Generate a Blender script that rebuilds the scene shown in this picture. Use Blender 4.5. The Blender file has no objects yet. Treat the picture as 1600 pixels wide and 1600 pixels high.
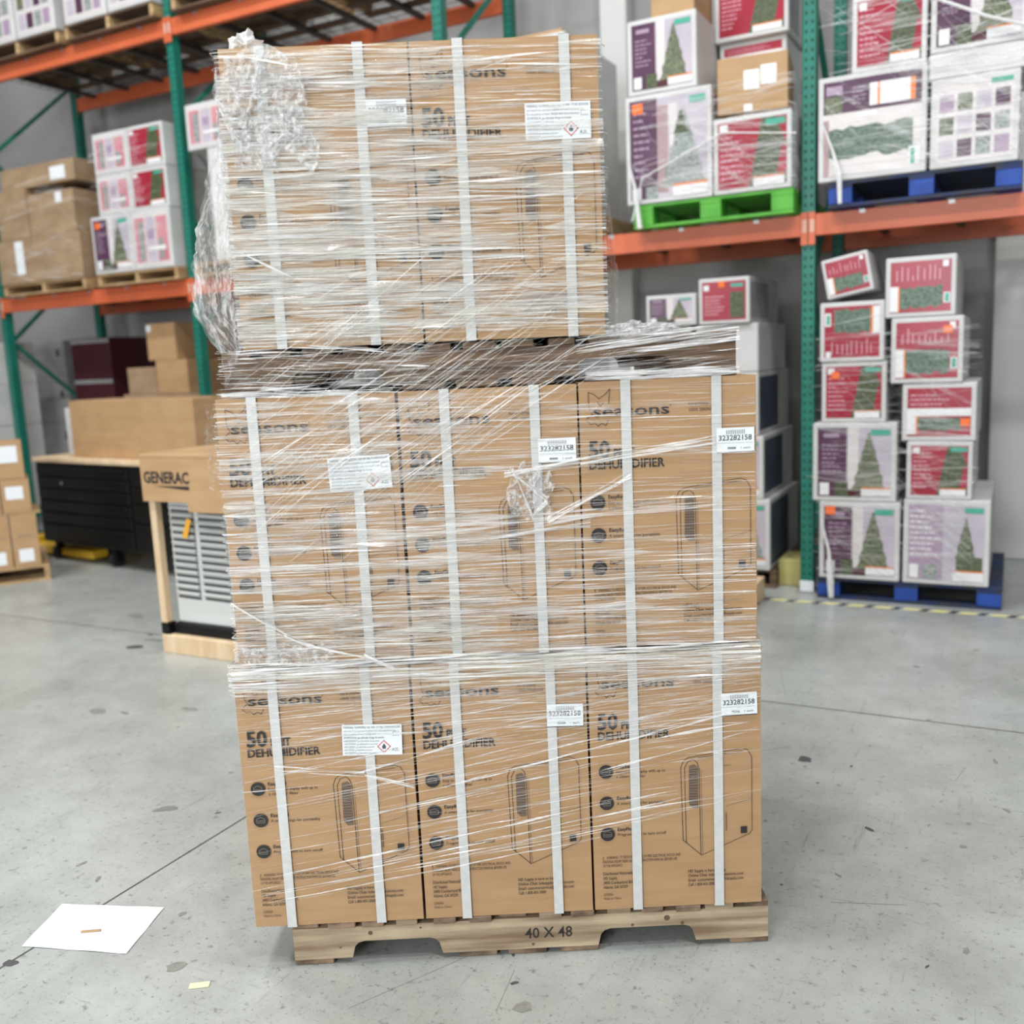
import bpy, math, random
from mathutils import Vector, Matrix, noise
random.seed(7)
S = bpy.context.scene
C = S.collection

# ------------------------------------------------------------------ camera
H = 1.535
cam_d = bpy.data.cameras.new('camera'); cam = bpy.data.objects.new('camera', cam_d); C.objects.link(cam)
cam_d.sensor_width = 36.0; cam_d.sensor_fit = 'HORIZONTAL'; cam_d.lens = 33.75
cam.matrix_world = Matrix(((0.886389, -0.034402, 0.461661, 0.0),
                           (0.460861, 0.159997, -0.872931, 0.0),
                           (-0.043834, 0.986518, 0.157675, H),
                           (0, 0, 0, 1)))
cam_d.clip_start = 0.05; cam_d.clip_end = 100
cam_d.dof.use_dof = True; cam_d.dof.focus_distance = 2.62; cam_d.dof.aperture_fstop = 1.9
S.camera = cam

# ------------------------------------------------------------------ world, lamps, exposure
W = bpy.data.worlds.new('world'); S.world = W; W.use_nodes = True
W.node_tree.nodes['Background'].inputs[0].default_value = (0.93, 0.96, 1.0, 1)
W.node_tree.nodes['Background'].inputs[1].default_value = 0.13
S.view_settings.view_transform = 'Standard'; S.view_settings.look = 'None'
S.view_settings.exposure = 0.5; S.view_settings.gamma = 1.0; S.view_settings.use_curve_mapping = False

def area(name, loc, target, sx, sy, power, col=(1, 1, 1)):
    d = bpy.data.lights.new(name, 'AREA'); d.shape = 'RECTANGLE'; d.size = sx; d.size_y = sy; d.energy = power; d.color = col
    o = bpy.data.objects.new(name, d); C.objects.link(o); o.location = loc
    o.rotation_euler = (Vector(target) - Vector(loc)).to_track_quat('-Z', 'Y').to_euler()
    return o
# lights added behind camera for film highlights, and high bay lamps over the aisle
area('added_front_light', (-0.9, -5.6, 2.8), (-1.2, 2.6, 1.2), 3.6, 3.4, 300, (0.93, 0.97, 1.0))
area('added_front_light', (-6.4, -5.6, 2.8), (-1.8, 2.6, 1.2), 3.2, 3.4, 130, (0.95, 0.98, 1.0))
for lx, ly in ((-7.5, 2.4), (-3.4, 2.4), (0.8, 2.2), (-5.5, -0.8), (-1.2, -0.6), (3.0, -0.4)):
    area('high_bay_lamp', (lx, ly, 8.2), (lx, ly + 0.001, 0), 1.3, 0.5, 150, (0.985, 0.99, 1.0))

# ------------------------------------------------------------------ helpers
def rgb(r, g, b):
    f = lambda c: (c / 255 / 12.92) if c / 255 <= 0.04045 else ((c / 255 + 0.055) / 1.055) ** 2.4
    return (f(r), f(g), f(b), 1.0)
MATS = {}
def mat(name, col, rough=0.6, metal=0.0, vary=None, scale=(8, 8, 8), bump=0.0, bscale=None, spec=0.5):
    if name in MATS: return MATS[name]
    m = bpy.data.materials.new(name); m.use_nodes = True; nt = m.node_tree
    b = nt.nodes['Principled BSDF']
    b.inputs['Base Color'].default_value = col; b.inputs['Roughness'].default_value = rough
    b.inputs['Metallic'].default_value = metal
    b.inputs['Specular IOR Level'].default_value = spec
    tc = nt.nodes.new('ShaderNodeTexCoord'); mp = nt.nodes.new('ShaderNodeMapping')
    nt.links.new(tc.outputs['Object'], mp.inputs[0]); mp.inputs['Scale'].default_value = scale
    nz = nt.nodes.new('ShaderNodeTexNoise'); nz.inputs['Scale'].default_value = 1.0; nz.inputs['Detail'].default_value = 6
    nt.links.new(mp.outputs[0], nz.inputs['Vector'])
    if vary is not None:
        rp = nt.nodes.new('ShaderNodeValToRGB'); rp.color_ramp.elements[0].position = 0.36; rp.color_ramp.elements[1].position = 0.64
        rp.color_ramp.elements[0].color = vary; rp.color_ramp.elements[1].color = col
        nt.links.new(nz.outputs['Fac'], rp.inputs[0]); nt.links.new(rp.outputs[0], b.inputs['Base Color'])
    if bump:
        bp = nt.nodes.new('ShaderNodeBump'); bp.inputs['Strength'].default_value = bump; bp.inputs['Distance'].default_value = 0.01
        nt.links.new(nz.outputs['Fac'], bp.inputs['Height']); nt.links.new(bp.outputs[0], b.inputs['Normal'])
    MATS[name] = m
    return m

def film_mat(name, lo, hi, scale, col=(0.93, 0.93, 0.92, 1), rough=0.11, bump=0.6, p0=0.42, p1=0.66):
    m = bpy.data.materials.new(name); m.use_nodes = True; nt = m.node_tree; nt.nodes.clear()
    out = nt.nodes.new('ShaderNodeOutputMaterial'); mix = nt.nodes.new('ShaderNodeMixShader')
    tr = nt.nodes.new('ShaderNodeBsdfTransparent'); pb = nt.nodes.new('ShaderNodeBsdfPrincipled')
    pb.inputs['Base Color'].default_value = col; pb.inputs['Roughness'].default_value = rough
    pb.inputs['Specular IOR Level'].default_value = 1.0; pb.inputs['Coat Weight'].default_value = 0.5; pb.inputs['Coat Roughness'].default_value = 0.08
    tc = nt.nodes.new('ShaderNodeTexCoord'); mp = nt.nodes.new('ShaderNodeMapping'); mp.inputs['Scale'].default_value = scale
    nz = nt.nodes.new('ShaderNodeTexNoise'); nz.inputs['Scale'].default_value = 1; nz.inputs['Detail'].default_value = 8; nz.inputs['Roughness'].default_value = 0.65
    nt.links.new(tc.outputs['Object'], mp.inputs[0]); nt.links.new(mp.outputs[0], nz.inputs['Vector'])
    mr = nt.nodes.new('ShaderNodeMapRange'); mr.inputs['From Min'].default_value = p0; mr.inputs['From Max'].default_value = p1
    mr.inputs['To Min'].default_value = lo; mr.inputs['To Max'].default_value = hi
    nt.links.new(nz.outputs['Fac'], mr.inputs['Value']); nt.links.new(mr.outputs[0], mix.inputs[0])
    bp = nt.nodes.new('ShaderNodeBump'); bp.inputs['Strength'].default_value = bump; bp.inputs['Distance'].default_value = 0.01
    nt.links.new(nz.outputs['Fac'], bp.inputs['Height']); nt.links.new(bp.outputs[0], pb.inputs['Normal'])
    nt.links.new(tr.outputs[0], mix.inputs[1]); nt.links.new(pb.outputs[0], mix.inputs[2]); nt.links.new(mix.outputs[0], out.inputs[0])
    return m

class MB:
    def __init__(s, world=False): s.world = world; s.v = []; s.f = []; s.mi = []; s.ms = []
    def slot(s, m):
        if m not in s.ms: s.ms.append(m)
        return s.ms.index(m)
    def add(s, vs, fs, m, T=None):
        o = len(s.v); k = s.slot(m)
        s.v += [tuple(T @ Vector(v)) if T else tuple(v) for v in vs]
        for f in fs: s.f.append([i + o for i in f]); s.mi.append(k)
    def box(s, x0, x1, y0, y1, z0, z1, m, T=None, bev=0.0):
        if bev > 0:
            b = bev; vs = []; 
            # chamfered box: 24 vertices
            import itertools
            X = (x0, x1); Y = (y0, y1); Z = (z0, z1); idx = {}
            for i, j, k in itertools.product((0, 1), repeat=3):
                sx, sy, sz = (1 if i == 0 else -1), (1 if j == 0 else -1), (1 if k == 0 else -1)
                for ax in range(3):
                    p = [X[i] + sx * b, Y[j] + sy * b, Z[k] + sz * b]; p[ax] = (X[i], Y[j], Z[k])[ax]
                    idx[(i, j, k, ax)] = len(vs); vs.append(p)
            fs = []
            I = lambda i, j, k, a: idx[(i, j, k, a)]
            fs.append([I(0,0,0,0), I(0,0,1,0), I(0,1,1,0), I(0,1,0,0)]); fs.append([I(1,0,0,0), I(1,1,0,0), I(1,1,1,0), I(1,0,1,0)])
            fs.append([I(0,0,0,1), I(1,0,0,1), I(1,0,1,1), I(0,0,1,1)]); fs.append([I(0,1,0,1), I(0,1,1,1), I(1,1,1,1), I(1,1,0,1)])
            fs.append([I(0,0,0,2), I(0,1,0,2), I(1,1,0,2), I(1,0,0,2)]); fs.append([I(0,0,1,2), I(1,0,1,2), I(1,1,1,2), I(0,1,1,2)])
            for a, bb in itertools.product((0, 1), repeat=2):
                fs.append([I(0,a,bb,1), I(1,a,bb,1), I(1,a,bb,2), I(0,a,bb,2)])
                fs.append([I(a,0,bb,0), I(a,1,bb,0), I(a,1,bb,2), I(a,0,bb,2)])
                fs.append([I(a,bb,0,0), I(a,bb,1,0), I(a,bb,1,1), I(a,bb,0,1)])
            for i, j, k in itertools.product((0, 1), repeat=3): fs.append([I(i,j,k,0), I(i,j,k,1), I(i,j,k,2)])
            s.add(vs, fs, m, T); return
        vs = [(x0,y0,z0),(x1,y0,z0),(x1,y1,z0),(x0,y1,z0),(x0,y0,z1),(x1,y0,z1),(x1,y1,z1),(x0,y1,z1)]
        s.add(vs, [(3,2,1,0),(4,5,6,7),(0,1,5,4),(1,2,6,5),(2,3,7,6),(3,0,4,7)], m, T)
    def bar(s, p, q, w, d, m):
        p = Vector(p); q = Vector(q); L = (q - p).length
        T = Matrix.Translation(p) @ (q - p).to_track_quat('Z', 'Y').to_matrix().to_4x4()
        s.box(-w/2, w/2, -d/2, d/2, 0, L, m, T)
    def tube(s, pts, r, m, n=8):
        pts = [Vector(p) for p in pts]; vs = []; fs = []
        for i, p in enumerate(pts):
            d = (pts[min(i+1, len(pts)-1)] - pts[max(i-1, 0)]).normalized()
            M = d.to_track_quat('Z', 'Y').to_matrix(); rr = r[i] if isinstance(r, (list, tuple)) else r
            for k in range(n):
                a = 2*math.pi*k/n; vs.append(p + M @ Vector((math.cos(a)*rr, math.sin(a)*rr, 0)))
        for i in range(len(pts)-1):
            for k in range(n): fs.append((i*n+k, i*n+(k+1) % n, (i+1)*n+(k+1) % n, (i+1)*n+k))
        fs.append(tuple(range(n))[::-1]); fs.append(tuple((len(pts)-1)*n+k for k in range(n)))
        s.add(vs, fs, m)
    def cyl(s, c, axis, r, h, m, n=20):
        a = Vector(axis).normalized(); c = Vector(c); s.tube([c - a*h/2, c + a*h/2], r, m, n)
    # flat figures in the plane y = Y facing -y
    def poly(s, pts, Y, m): s.add([(x, Y, z) for x, z in pts], [tuple(range(len(pts)))], m)
    def rect(s, x0, x1, z0, z1, Y, m): s.poly([(x0,z0),(x1,z0),(x1,z1),(x0,z1)], Y, m)
    def stroke(s, pts, w, Y, m, closed=False):
        n = len(pts)
        for i in range(n if closed else n-1):
            (x0,z0),(x1,z1) = pts[i], pts[(i+1) % n]; L = math.hypot(x1-x0, z1-z0) or 1e-6
            nx, nz = -(z1-z0)/L*w/2, (x1-x0)/L*w/2; ex, ez = (x1-x0)/L*w/2, (z1-z0)/L*w/2
            s.poly([(x0-ex-nx,z0-ez-nz),(x1+ex-nx,z1+ez-nz),(x1+ex+nx,z1+ez+nz),(x0-ex+nx,z0-ez+nz)], Y, m)
    def disc(s, cx, cz, r, Y, m, n=22): s.poly([(cx+r*math.cos(2*math.pi*k/n), cz+r*math.sin(2*math.pi*k/n)) for k in range(n)], Y, m)
    def text(s, t, x, z, size, Y, m, sx=1.0, fit=None, bold=0.0):
        vs, fs = glyphs(t, bold)
        if not vs: return
        if fit: sx = fit / (max(v[0] for v in vs) * size)
        s.add([(x + v[0]*size*sx, Y, z + v[1]*size) for v in vs], fs, m)
    def build(s, name, parent=None, smooth=False):
        me = bpy.data.meshes.new(name); me.from_pydata(s.v, [], s.f); me.validate(clean_customdata=False)
        for m in s.ms: me.materials.append(m)
        if len(me.polygons) == len(s.mi): me.polygons.foreach_set('material_index', s.mi)
        if smooth: me.polygons.foreach_set('use_smooth', [True]*len(me.polygons))
        me.update(); o = bpy.data.objects.new(name, me); C.objects.link(o)
        if parent:
            o.parent = parent
            if s.world: o.matrix_parent_inverse = Matrix.Translation(-parent.location)
        return o
_g = {}
def glyphs(t, bold=0.0):
    if (t, bold) not in _g:
        cu = bpy.data.curves.new('t', 'FONT'); cu.body = t; cu.size = 1.0; cu.resolution_u = 2; cu.offset = bold
        o = bpy.data.objects.new('t', cu); C.objects.link(o)
        me = o.to_mesh(); _g[(t, bold)] = ([tuple(v.co) for v in me.vertices], [tuple(p.vertices) for p in me.polygons])
        o.to_mesh_clear(); bpy.data.objects.remove(o); bpy.data.curves.remove(cu)
    return _g[(t, bold)]
def tag(o, label=None, cat=None, group=None, kind=None):
    if label: o['label'] = label
    if cat: o['category'] = cat
    if group: o['group'] = group
    if kind: o['kind'] = kind
    return o
def empty(name, loc, rz=0.0):
    o = bpy.data.objects.new(name, None); o.empty_display_size = 0.05; C.objects.link(o); o.location = loc; o.rotation_euler = (0, 0, rz); return o
def copy_tree(o, parent=None):
    c = o.copy(); C.objects.link(c); c.parent = parent
    for ch in [x for x in bpy.data.objects if x.parent == o]: copy_tree(ch, c)
    return c

# ------------------------------------------------------------------ materials
kraft = mat('kraft_board', rgb(178, 143, 104), 0.62, vary=rgb(169, 134, 96), scale=(3, 3, 40), bump=0.05)
kraft_b = mat('kraft_board_plain', rgb(184, 149, 108), 0.65, vary=rgb(174, 139, 99), scale=(4, 4, 14), bump=0.05)
kraft_d = mat('kraft_board_aged', rgb(168, 142, 112), 0.7, vary=rgb(150, 124, 96), scale=(4, 4, 9), bump=0.08)
ink = mat('black_ink', rgb(40, 36, 36), 0.6)
ink_g = mat('grey_ink', rgb(112, 94, 78), 0.6)
ink_l = mat('faint_ink', rgb(120, 108, 96), 0.6)
strap_m = mat('white_strap', rgb(206, 206, 203), 0.35, vary=rgb(198, 199, 196), scale=(60, 60, 60), bump=0.1)
label_m = mat('label_paper', rgb(232, 236, 238), 0.5)
label_ink = mat('label_ink', rgb(70, 76, 84), 0.6)
label_ink_l = mat('label_ink_small', rgb(130, 136, 142), 0.6)
red_ink = mat('hazard_red', rgb(206, 70, 58), 0.5)
wood = mat('pallet_wood', rgb(188, 170, 142), 0.75, vary=rgb(126, 104, 80), scale=(2.5, 14, 30), bump=0.35)
wood_end = mat('pallet_wood_dark', rgb(150, 126, 102), 0.8, vary=rgb(84, 68, 54), scale=(16, 10, 24), bump=0.35)
wood_br = mat('pallet_wood_brown', rgb(122, 98, 76), 0.75, vary=rgb(78, 60, 46), scale=(2.5, 14, 40), bump=0.35)
wood_w = mat('pallet_wood_warm', rgb(196, 166, 122), 0.75, vary=rgb(160, 128, 88), scale=(6, 6, 18), bump=0.2)
wood_lt = mat('pine', rgb(222, 198, 164), 0.7, vary=rgb(204, 176, 138), scale=(20, 20, 3), bump=0.1)
knot = mat('knot', rgb(104, 78, 60), 0.8)
white_box = mat('white_carton', rgb(212, 212, 210), 0.5, vary=rgb(198, 198, 196), scale=(3, 3, 3), bump=0.05)
grey_side = mat('carton_side_print_shaded', rgb(84, 90, 108), 0.5, vary=rgb(60, 66, 84), scale=(4, 4, 6))  # bluish side print, its tone also darkened for shade on those sides
red_p = mat('print_red', rgb(166, 40, 60), 0.3, vary=rgb(150, 32, 52), scale=(4, 4, 4))
purple_p = mat('print_purple', rgb(92, 60, 84), 0.3, vary=rgb(78, 48, 70), scale=(4, 4, 4))
faded_red = mat('print_faded_red', rgb(196, 118, 130), 0.4, vary=rgb(206, 150, 156), scale=(5, 5, 5))
lilac_p = mat('print_lilac', rgb(196, 186, 196), 0.35, vary=rgb(180, 172, 184), scale=(5, 5, 5))
cream_p = mat('print_cream', rgb(214, 208, 206), 0.35)
taupe_p = mat('print_taupe', rgb(168, 142, 142), 0.35)
tree_p = mat('print_fir', rgb(128, 132, 104), 0.4, vary=rgb(66, 78, 58), scale=(70, 70, 70))
tree_d = mat('print_fir_dark', rgb(96, 104, 70), 0.4, vary=rgb(52, 62, 46), scale=(70, 70, 70))
garl_p = mat('print_garland', rgb(110, 132, 112), 0.4, vary=rgb(62, 84, 74), scale=(60, 60, 60))
frost_p = mat('print_frosted', rgb(170, 176, 172), 0.4, vary=rgb(112, 122, 118), scale=(60, 60, 60))
teal_p = mat('print_teal', rgb(70, 164, 140), 0.35)
orange_p = mat('print_orange', rgb(226, 128, 60), 0.4)
sticker = mat('orange_sticker', rgb(244, 112, 36), 0.4)
white_p = mat('print_white', rgb(228, 228, 228), 0.35)
pink_p = mat('print_pale_writing', rgb(214, 160, 172), 0.35)
mauve_p = mat('print_mauve_writing', rgb(166, 144, 166), 0.35)
green_pl = mat('green_paint', rgb(92, 176, 62), 0.6, vary=rgb(76, 158, 52), scale=(9, 9, 9), bump=0.1)
blue_dk = mat('blue_paint_shaded_boards', rgb(22, 46, 92), 0.7, vary=rgb(50, 52, 60), scale=(9, 9, 9), bump=0.1)  # darker blue: shadows on the pallet boards put into their colour
blue_pl = mat('blue_paint', rgb(30, 74, 160), 0.6, vary=rgb(22, 58, 136), scale=(9, 9, 9), bump=0.1)
teal_st = mat('rack_green', rgb(28, 120, 102), 0.4, vary=rgb(24, 108, 92), scale=(5, 5, 5))
hole_m = mat('rack_hole', rgb(18, 52, 48), 0.8)
orange_st = mat('rack_orange', rgb(212, 106, 66), 0.4, vary=rgb(202, 98, 60), scale=(3, 3, 3))
galv = mat('galvanised', rgb(176, 178, 178), 0.4, metal=0.6)
clip_m = mat('beam_clip', rgb(214, 168, 150), 0.5)
black_m = mat('black_paint', rgb(11, 12, 13), 0.42, spec=0.3)
black_d = mat('black_gap', rgb(6, 6, 7), 0.6)
rubber = mat('rubber', rgb(20, 20, 20), 0.7)
shell_m = mat('generator_shell', rgb(206, 208, 204), 0.45)
shell_d = mat('louver_gap', rgb(70, 72, 72), 0.6)
yellow_m = mat('yellow_paint', rgb(222, 176, 40), 0.5)
maroon = mat('maroon_carton', rgb(74, 22, 32), 0.6)
grey_c = mat('grey_carton', rgb(170, 168, 168), 0.6, vary=rgb(150, 148, 150), scale=(3, 3, 5))

film_thin = film_mat('stretch_film_thin', 0.16, 0.5, (9, 9, 220))
film_mid = film_mat('stretch_film_fold', 0.4, 0.8, (16, 16, 260))
film_heavy = film_mat('stretch_film_rope', 0.7, 0.98, (30, 30, 200), rough=0.12)
film_warm = film_mat('stretch_film_warm', 0.3, 0.75, (12, 12, 240), col=(0.9, 0.87, 0.74, 1))
film_grey = film_mat('stretch_film_dark_reflection', 0.25, 0.6, (14, 14, 240), col=(0.30, 0.26, 0.22, 1))  # dark reflections in the film, put into the colour of these folds
film_sheet = film_mat('stretch_film_loose', 0.07, 0.62, (38, 38, 9), bump=1.0, p0=0.44, p1=0.7)
film_veil = film_mat('stretch_film_veil', 0.08, 0.62, (5, 5, 330), col=(0.9, 0.885, 0.83, 1), p0=0.38, p1=0.62)
film_haze = film_mat('stretch_film_layer', 0.03, 0.55, (7, 7, 260), p0=0.44, p1=0.7)

# ------------------------------------------------------------------ the room
def make_floor():
    m = bpy.data.materials.new('polished_concrete'); m.use_nodes = True; nt = m.node_tree; b = nt.nodes['Principled BSDF']; N = nt.nodes.new; L = nt.links.new
    tc = N('ShaderNodeTexCoord')
    def nz(scale, detail=8, rough=0.6, sc=(1, 1, 1), rot=0):
        mp = N('ShaderNodeMapping'); mp.inputs['Scale'].default_value = sc; mp.inputs['Rotation'].default_value = (0, 0, rot); L(tc.outputs['Object'], mp.inputs[0])
        n = N('ShaderNodeTexNoise'); n.inputs['Scale'].default_value = scale; n.inputs['Detail'].default_value = detail; n.inputs['Roughness'].default_value = rough
        L(mp.outputs[0], n.inputs['Vector']); return n.outputs['Fac']
    def ramp(src, stops):
        r = N('ShaderNodeValToRGB'); L(src, r.inputs[0]); e = r.color_ramp.elements
        e[0].position, e[0].color = stops[0]; e[1].position, e[1].color = stops[-1]
        for p, c in stops[1:-1]: k = e.new(p); k.color = c
        return r.outputs[0]
    def mul(a, bb, f=1.0):
        x = N('ShaderNodeMix'); x.data_type = 'RGBA'; x.blend_type = 'MULTIPLY'; x.inputs[0].default_value = f; L(a, x.inputs[6]); L(bb, x.inputs[7]); return x.outputs[2]
    g = lambda v: (v, v, v, 1)
    base = ramp(nz(0.9, 6), [(0.3, rgb(148, 151, 146)), (0.5, rgb(166, 169, 164)), (0.72, rgb(180, 184, 180))])
    c = mul(base, ramp(nz(6, 10, 0.7), [(0.3, g(0.82)), (0.6, g(1.0))]))
    c = mul(c, ramp(nz(38, 4, 0.7), [(0.30, g(0.45)), (0.42, g(1.0))]), 0.9)
    c = mul(c, ramp(nz(120, 3, 0.6), [(0.30, g(0.35)), (0.38, g(1.0))]), 0.8)
    c = mul(c, ramp(nz(4, 7, 0.75, (9, 0.6, 1), 0.5), [(0.33, g(0.5)), (0.40, g(1.0))]), 0.6)
    c = mul(c, ramp(nz(4, 7, 0.75, (0.7, 10, 1), 0.2), [(0.32, g(0.55)), (0.39, g(1.0))]), 0.6)
    L(c, b.inputs['Base Color'])
    rr = N('ShaderNodeMapRange'); L(nz(2.5, 6), rr.inputs['Value']); rr.inputs['To Min'].default_value = 0.16; rr.inputs['To Max'].default_value = 0.42
    L(rr.outputs[0], b.inputs['Roughness']); b.inputs['Specular IOR Level'].default_value = 0.55
    bp = N('ShaderNodeBump'); bp.inputs['Strength'].default_value = 0.12; bp.inputs['Distance'].default_value = 0.004; L(nz(60, 5), bp.inputs['Height']); L(bp.outputs[0], b.inputs['Normal'])
    joint = mat('floor_joint', rgb(86, 86, 80), 0.8, vary=rgb(70, 70, 66), scale=(9, 9, 9))
    stain = mat('floor_stain', rgb(138, 138, 132), 0.5, vary=rgb(122, 122, 116), scale=(60, 60, 60)); dark = mat('floor_spot', rgb(74, 74, 74), 0.6)
    mb = MB(); mb.box(-16, 5, -7, 8.2, -0.15, 0, m)
    def strip(p, q, w, mm, z=0.0006):
        p = Vector((p[0], p[1], z)); q = Vector((q[0], q[1], z)); d = (q-p).normalized(); n = Vector((-d.y, d.x, 0))*w/2
        mb.add([p-n, q-n, q+n, p+n], [(0, 1, 2, 3)], mm)
    strip((-2.39, -7), (-2.33, 2.31), 0.007, joint); strip((-2.33, 2.31), (-2.3, 3.93), 0.007, joint)
    strip((-12, 3.87), (-2.3, 3.93), 0.008, joint); strip((-2.3, 4.06), (5, 4.08), 0.008, joint)
    rnd = random.Random(3)
    def blob(x, y, r, mm, el=1.0, a=0.0):
        vs = []
        for k in range(11):
            t = 2*math.pi*k/11; rad = r*(0.7+0.5*rnd.random()); px, py = rad*el*math.cos(t), rad*math.sin(t)
            vs.append((x+px*math.cos(a)-py*math.sin(a), y+px*math.sin(a)+py*math.cos(a), 0.0009))
        mb.add(vs, [tuple(range(11))], mm)
    blob(-0.66, 3.51, 0.028, dark); blob(-0.93, 3.02, 0.012, dark, 2, 0.4)
    blob(-2.33, 1.43, 0.014, dark, 1.5, 0.3); blob(-1.0, 1.83, 0.02, stain, 1.2); blob(-1.05, 1.7, 0.022, stain, 1.2)
    blob(-1.9, 1.6, 0.02, stain, 1.4, 0.5)
    for i in range(110):
        blob(rnd.uniform(-3.2, 0.6), rnd.uniform(1.5, 5.4), rnd.uniform(0.002, 0.009), rnd.choice((dark, stain, stain)), rnd.uniform(1, 3), rnd.uniform(0, 3))
    for i in range(12):
        blob(rnd.uniform(-5.2, -2.6), rnd.uniform(2.2, 4.4), rnd.uniform(0.01, 0.035), rnd.choice((stain, stain, dark)), rnd.uniform(1.5, 3.5), rnd.uniform(-0.3, 0.8))
    for i in range(12):
        x, y, a = rnd.uniform(-2.4, 0.3), rnd.uniform(1.6, 4.4), rnd.uniform(0.3, 2.0); l = rnd.uniform(0.08, 0.4)
        strip((x, y), (x+l*math.cos(a), y+l*math.sin(a)), 0.0018, stain)
    tag(mb.build('floor'), kind='structure')
make_floor()
wall_m = mat('painted_concrete', rgb(160, 159, 157), 0.75, vary=rgb(144, 143, 141), scale=(0.7, 0.7, 1.1), bump=0.03)
mb = MB(); mb.box(-16, 5, 7.55, 7.8, 0, 9, wall_m); tag(mb.build('wall_back'), kind='structure')
pil_m = mat('painted_pilaster', rgb(206, 207, 203), 0.6)
for i, (x0, x1) in enumerate(((-2.96, -2.74), (-0.16, 0.10), (-5.7, -5.48))):
    mb = MB(); mb.box(x0, x1, 7.40, 7.548, 0, 9, pil_m, bev=0.01); tag(mb.build('trim_%d' % (i+1)), kind='structure')

# hazard tape on the floor in front of the rack
ty = mat('tape_yellow', rgb(222, 216, 150), 0.5); tk = mat('tape_black', rgb(50, 50, 50), 0.5); tw = mat('tape_worn', rgb(198, 197, 178), 0.5)
mb = MB(); x = -3.4
Tt = Matrix.Translation((0, 5.835, 0)) @ Matrix.Rotation(math.radians(0.9), 4, 'Z')
mb.add([(-3.4, -0.025, 0.001), (3.2, -0.025, 0.001), (3.2, 0.025, 0.001), (-3.4, 0.025, 0.001)], [(0, 1, 2, 3)], tw, Tt)
while x < 3.1:
    for (a, w, mm) in ((0.0, 0.075, ty), (0.09, 0.042, tk)):
        mb.add([(x+a, -0.025, 0.0016), (x+a+w, -0.025, 0.0016), (x+a+w+0.03, 0.025, 0.0016), (x+a+0.03, 0.025, 0.0016)], [(0, 1, 2, 3)], mm, Tt)
    x += 0.15
tag(mb.build('floor_tape'), 'yellow and black hazard tape stuck to the floor along the front of the rack', 'tape')

# ------------------------------------------------------------------ the pallet rack
YF = 6.06; YB = 7.13; PX = (-8.60, -6.12, -3.62, -1.13, 1.36); ZT = (2.30, 4.33); BH = 0.125; TOPZ = 6.2
def upright(x, label):
    root = empty('upright_frame', (x, YF, 0))
    for yy, yn in ((0.0, 0), (YB - YF, 1)):
        mb = MB(); hw = 0.04
        mb.box(-hw, hw, yy, yy+0.003, 0.01, TOPZ, teal_st)
        mb.box(-hw, -hw+0.003, yy, yy+0.07, 0.01, TOPZ, teal_st); mb.box(hw-0.003, hw, yy, yy+0.07, 0.01, TOPZ, teal_st)
        mb.box(-hw, -hw+0.022, yy+0.067, yy+0.07, 0.01, TOPZ, teal_st); mb.box(hw-0.022, hw, yy+0.067, yy+0.07, 0.01, TOPZ, teal_st)
        z = 0.12; Yh = yy - 0.0008
        while z < TOPZ - 0.1:
            for cx in (-0.018, 0.018): mb.rect(cx-0.006, cx+0.006, z-0.009, z+0.009, Yh, hole_m)
            z += 0.0508
        mb.build('post', root)
        mb = MB(); mb.box(-0.06, 0.06, yy-0.03, yy+0.09, 0, 0.010, galv); mb.box(-0.042, 0.042, yy-0.002, yy+0.0, 0.01, 0.075, label_m); mb.build('foot_plate', root)
    D = YB - YF
    zz = (0.2, 1.05, 1.9, 2.75, 3.6, 4.45, 5.3)
    for i, z in enumerate(zz):
        if i in (0, 3, 6):
            mb = MB(); mb.bar((0, 0.06, z), (0, D, z), 0.035, 0.03, teal_st); mb.build('horizontal_brace', root)
        if i < 6:
            mb = MB()
            if i % 2 == 0: mb.bar((0, 0.06, z), (0, D, z+0.85), 0.035, 0.03, teal_st)
            else: mb.bar((0, D, z), (0, 0.06, z+0.85), 0.035, 0.03, teal_st)
            mb.build('diagonal_brace', root)
    tag(root, label, 'rack upright', 'green rack uprights')
for x, l in zip(PX, ('green punched rack upright frame rising behind the kraft cartons at the far left',
                     'green punched rack upright frame just left of the wrapped load',
                     'green punched rack upright frame seen only above the top of the wrapped load',
                     'green punched rack upright frame beside the blue pallet, fully visible to its foot',
                     'green rack upright frame at the right end of the rack')):
    upright(x, l)
def beam(i, lev, front, label):
    x0, x1 = PX[i] + 0.041, PX[i+1] - 0.041; z1 = ZT[lev]; z0 = z1 - BH
    y0 = YF - 0.012 if front else YB + 0.012; y1 = y0 + 0.045
    root = empty('rack_beam', (x0, y0, z0))
    mb = MB(); mb.box(0, x1-x0, 0, 0.045, 0, BH, orange_st, bev=0.003); mb.build('beam', root)
    for xx in (0.0, x1-x0):
        sgn = 1 if xx > 0 else -1
        mb = MB(); xa, xb = (xx, xx+0.038) if sgn > 0 else (xx-0.038, xx)
        mb.box(xa, xb, -0.005, 0.0, -0.05, BH+0.012, orange_st)
        if front: mb.rect(xa+0.008, xb-0.004, 0.02, BH-0.03, -0.0058, clip_m)
        mb.build('end_connector', root)
    tag(root, label, 'rack beam', 'orange rack beams')
bl = {(0,0):'behind the tool chest at the left', (1,0):'behind the wrapped load', (2,0):'carrying the green pallet', (3,0):'carrying the upper blue pallet'}
for i in range(4):
    beam(i, 0, True, 'orange front beam of the lower shelf, the bay ' + bl[(i,0)])
    beam(i, 0, False, 'orange rear beam of the lower shelf, the bay ' + bl[(i,0)])
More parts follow.
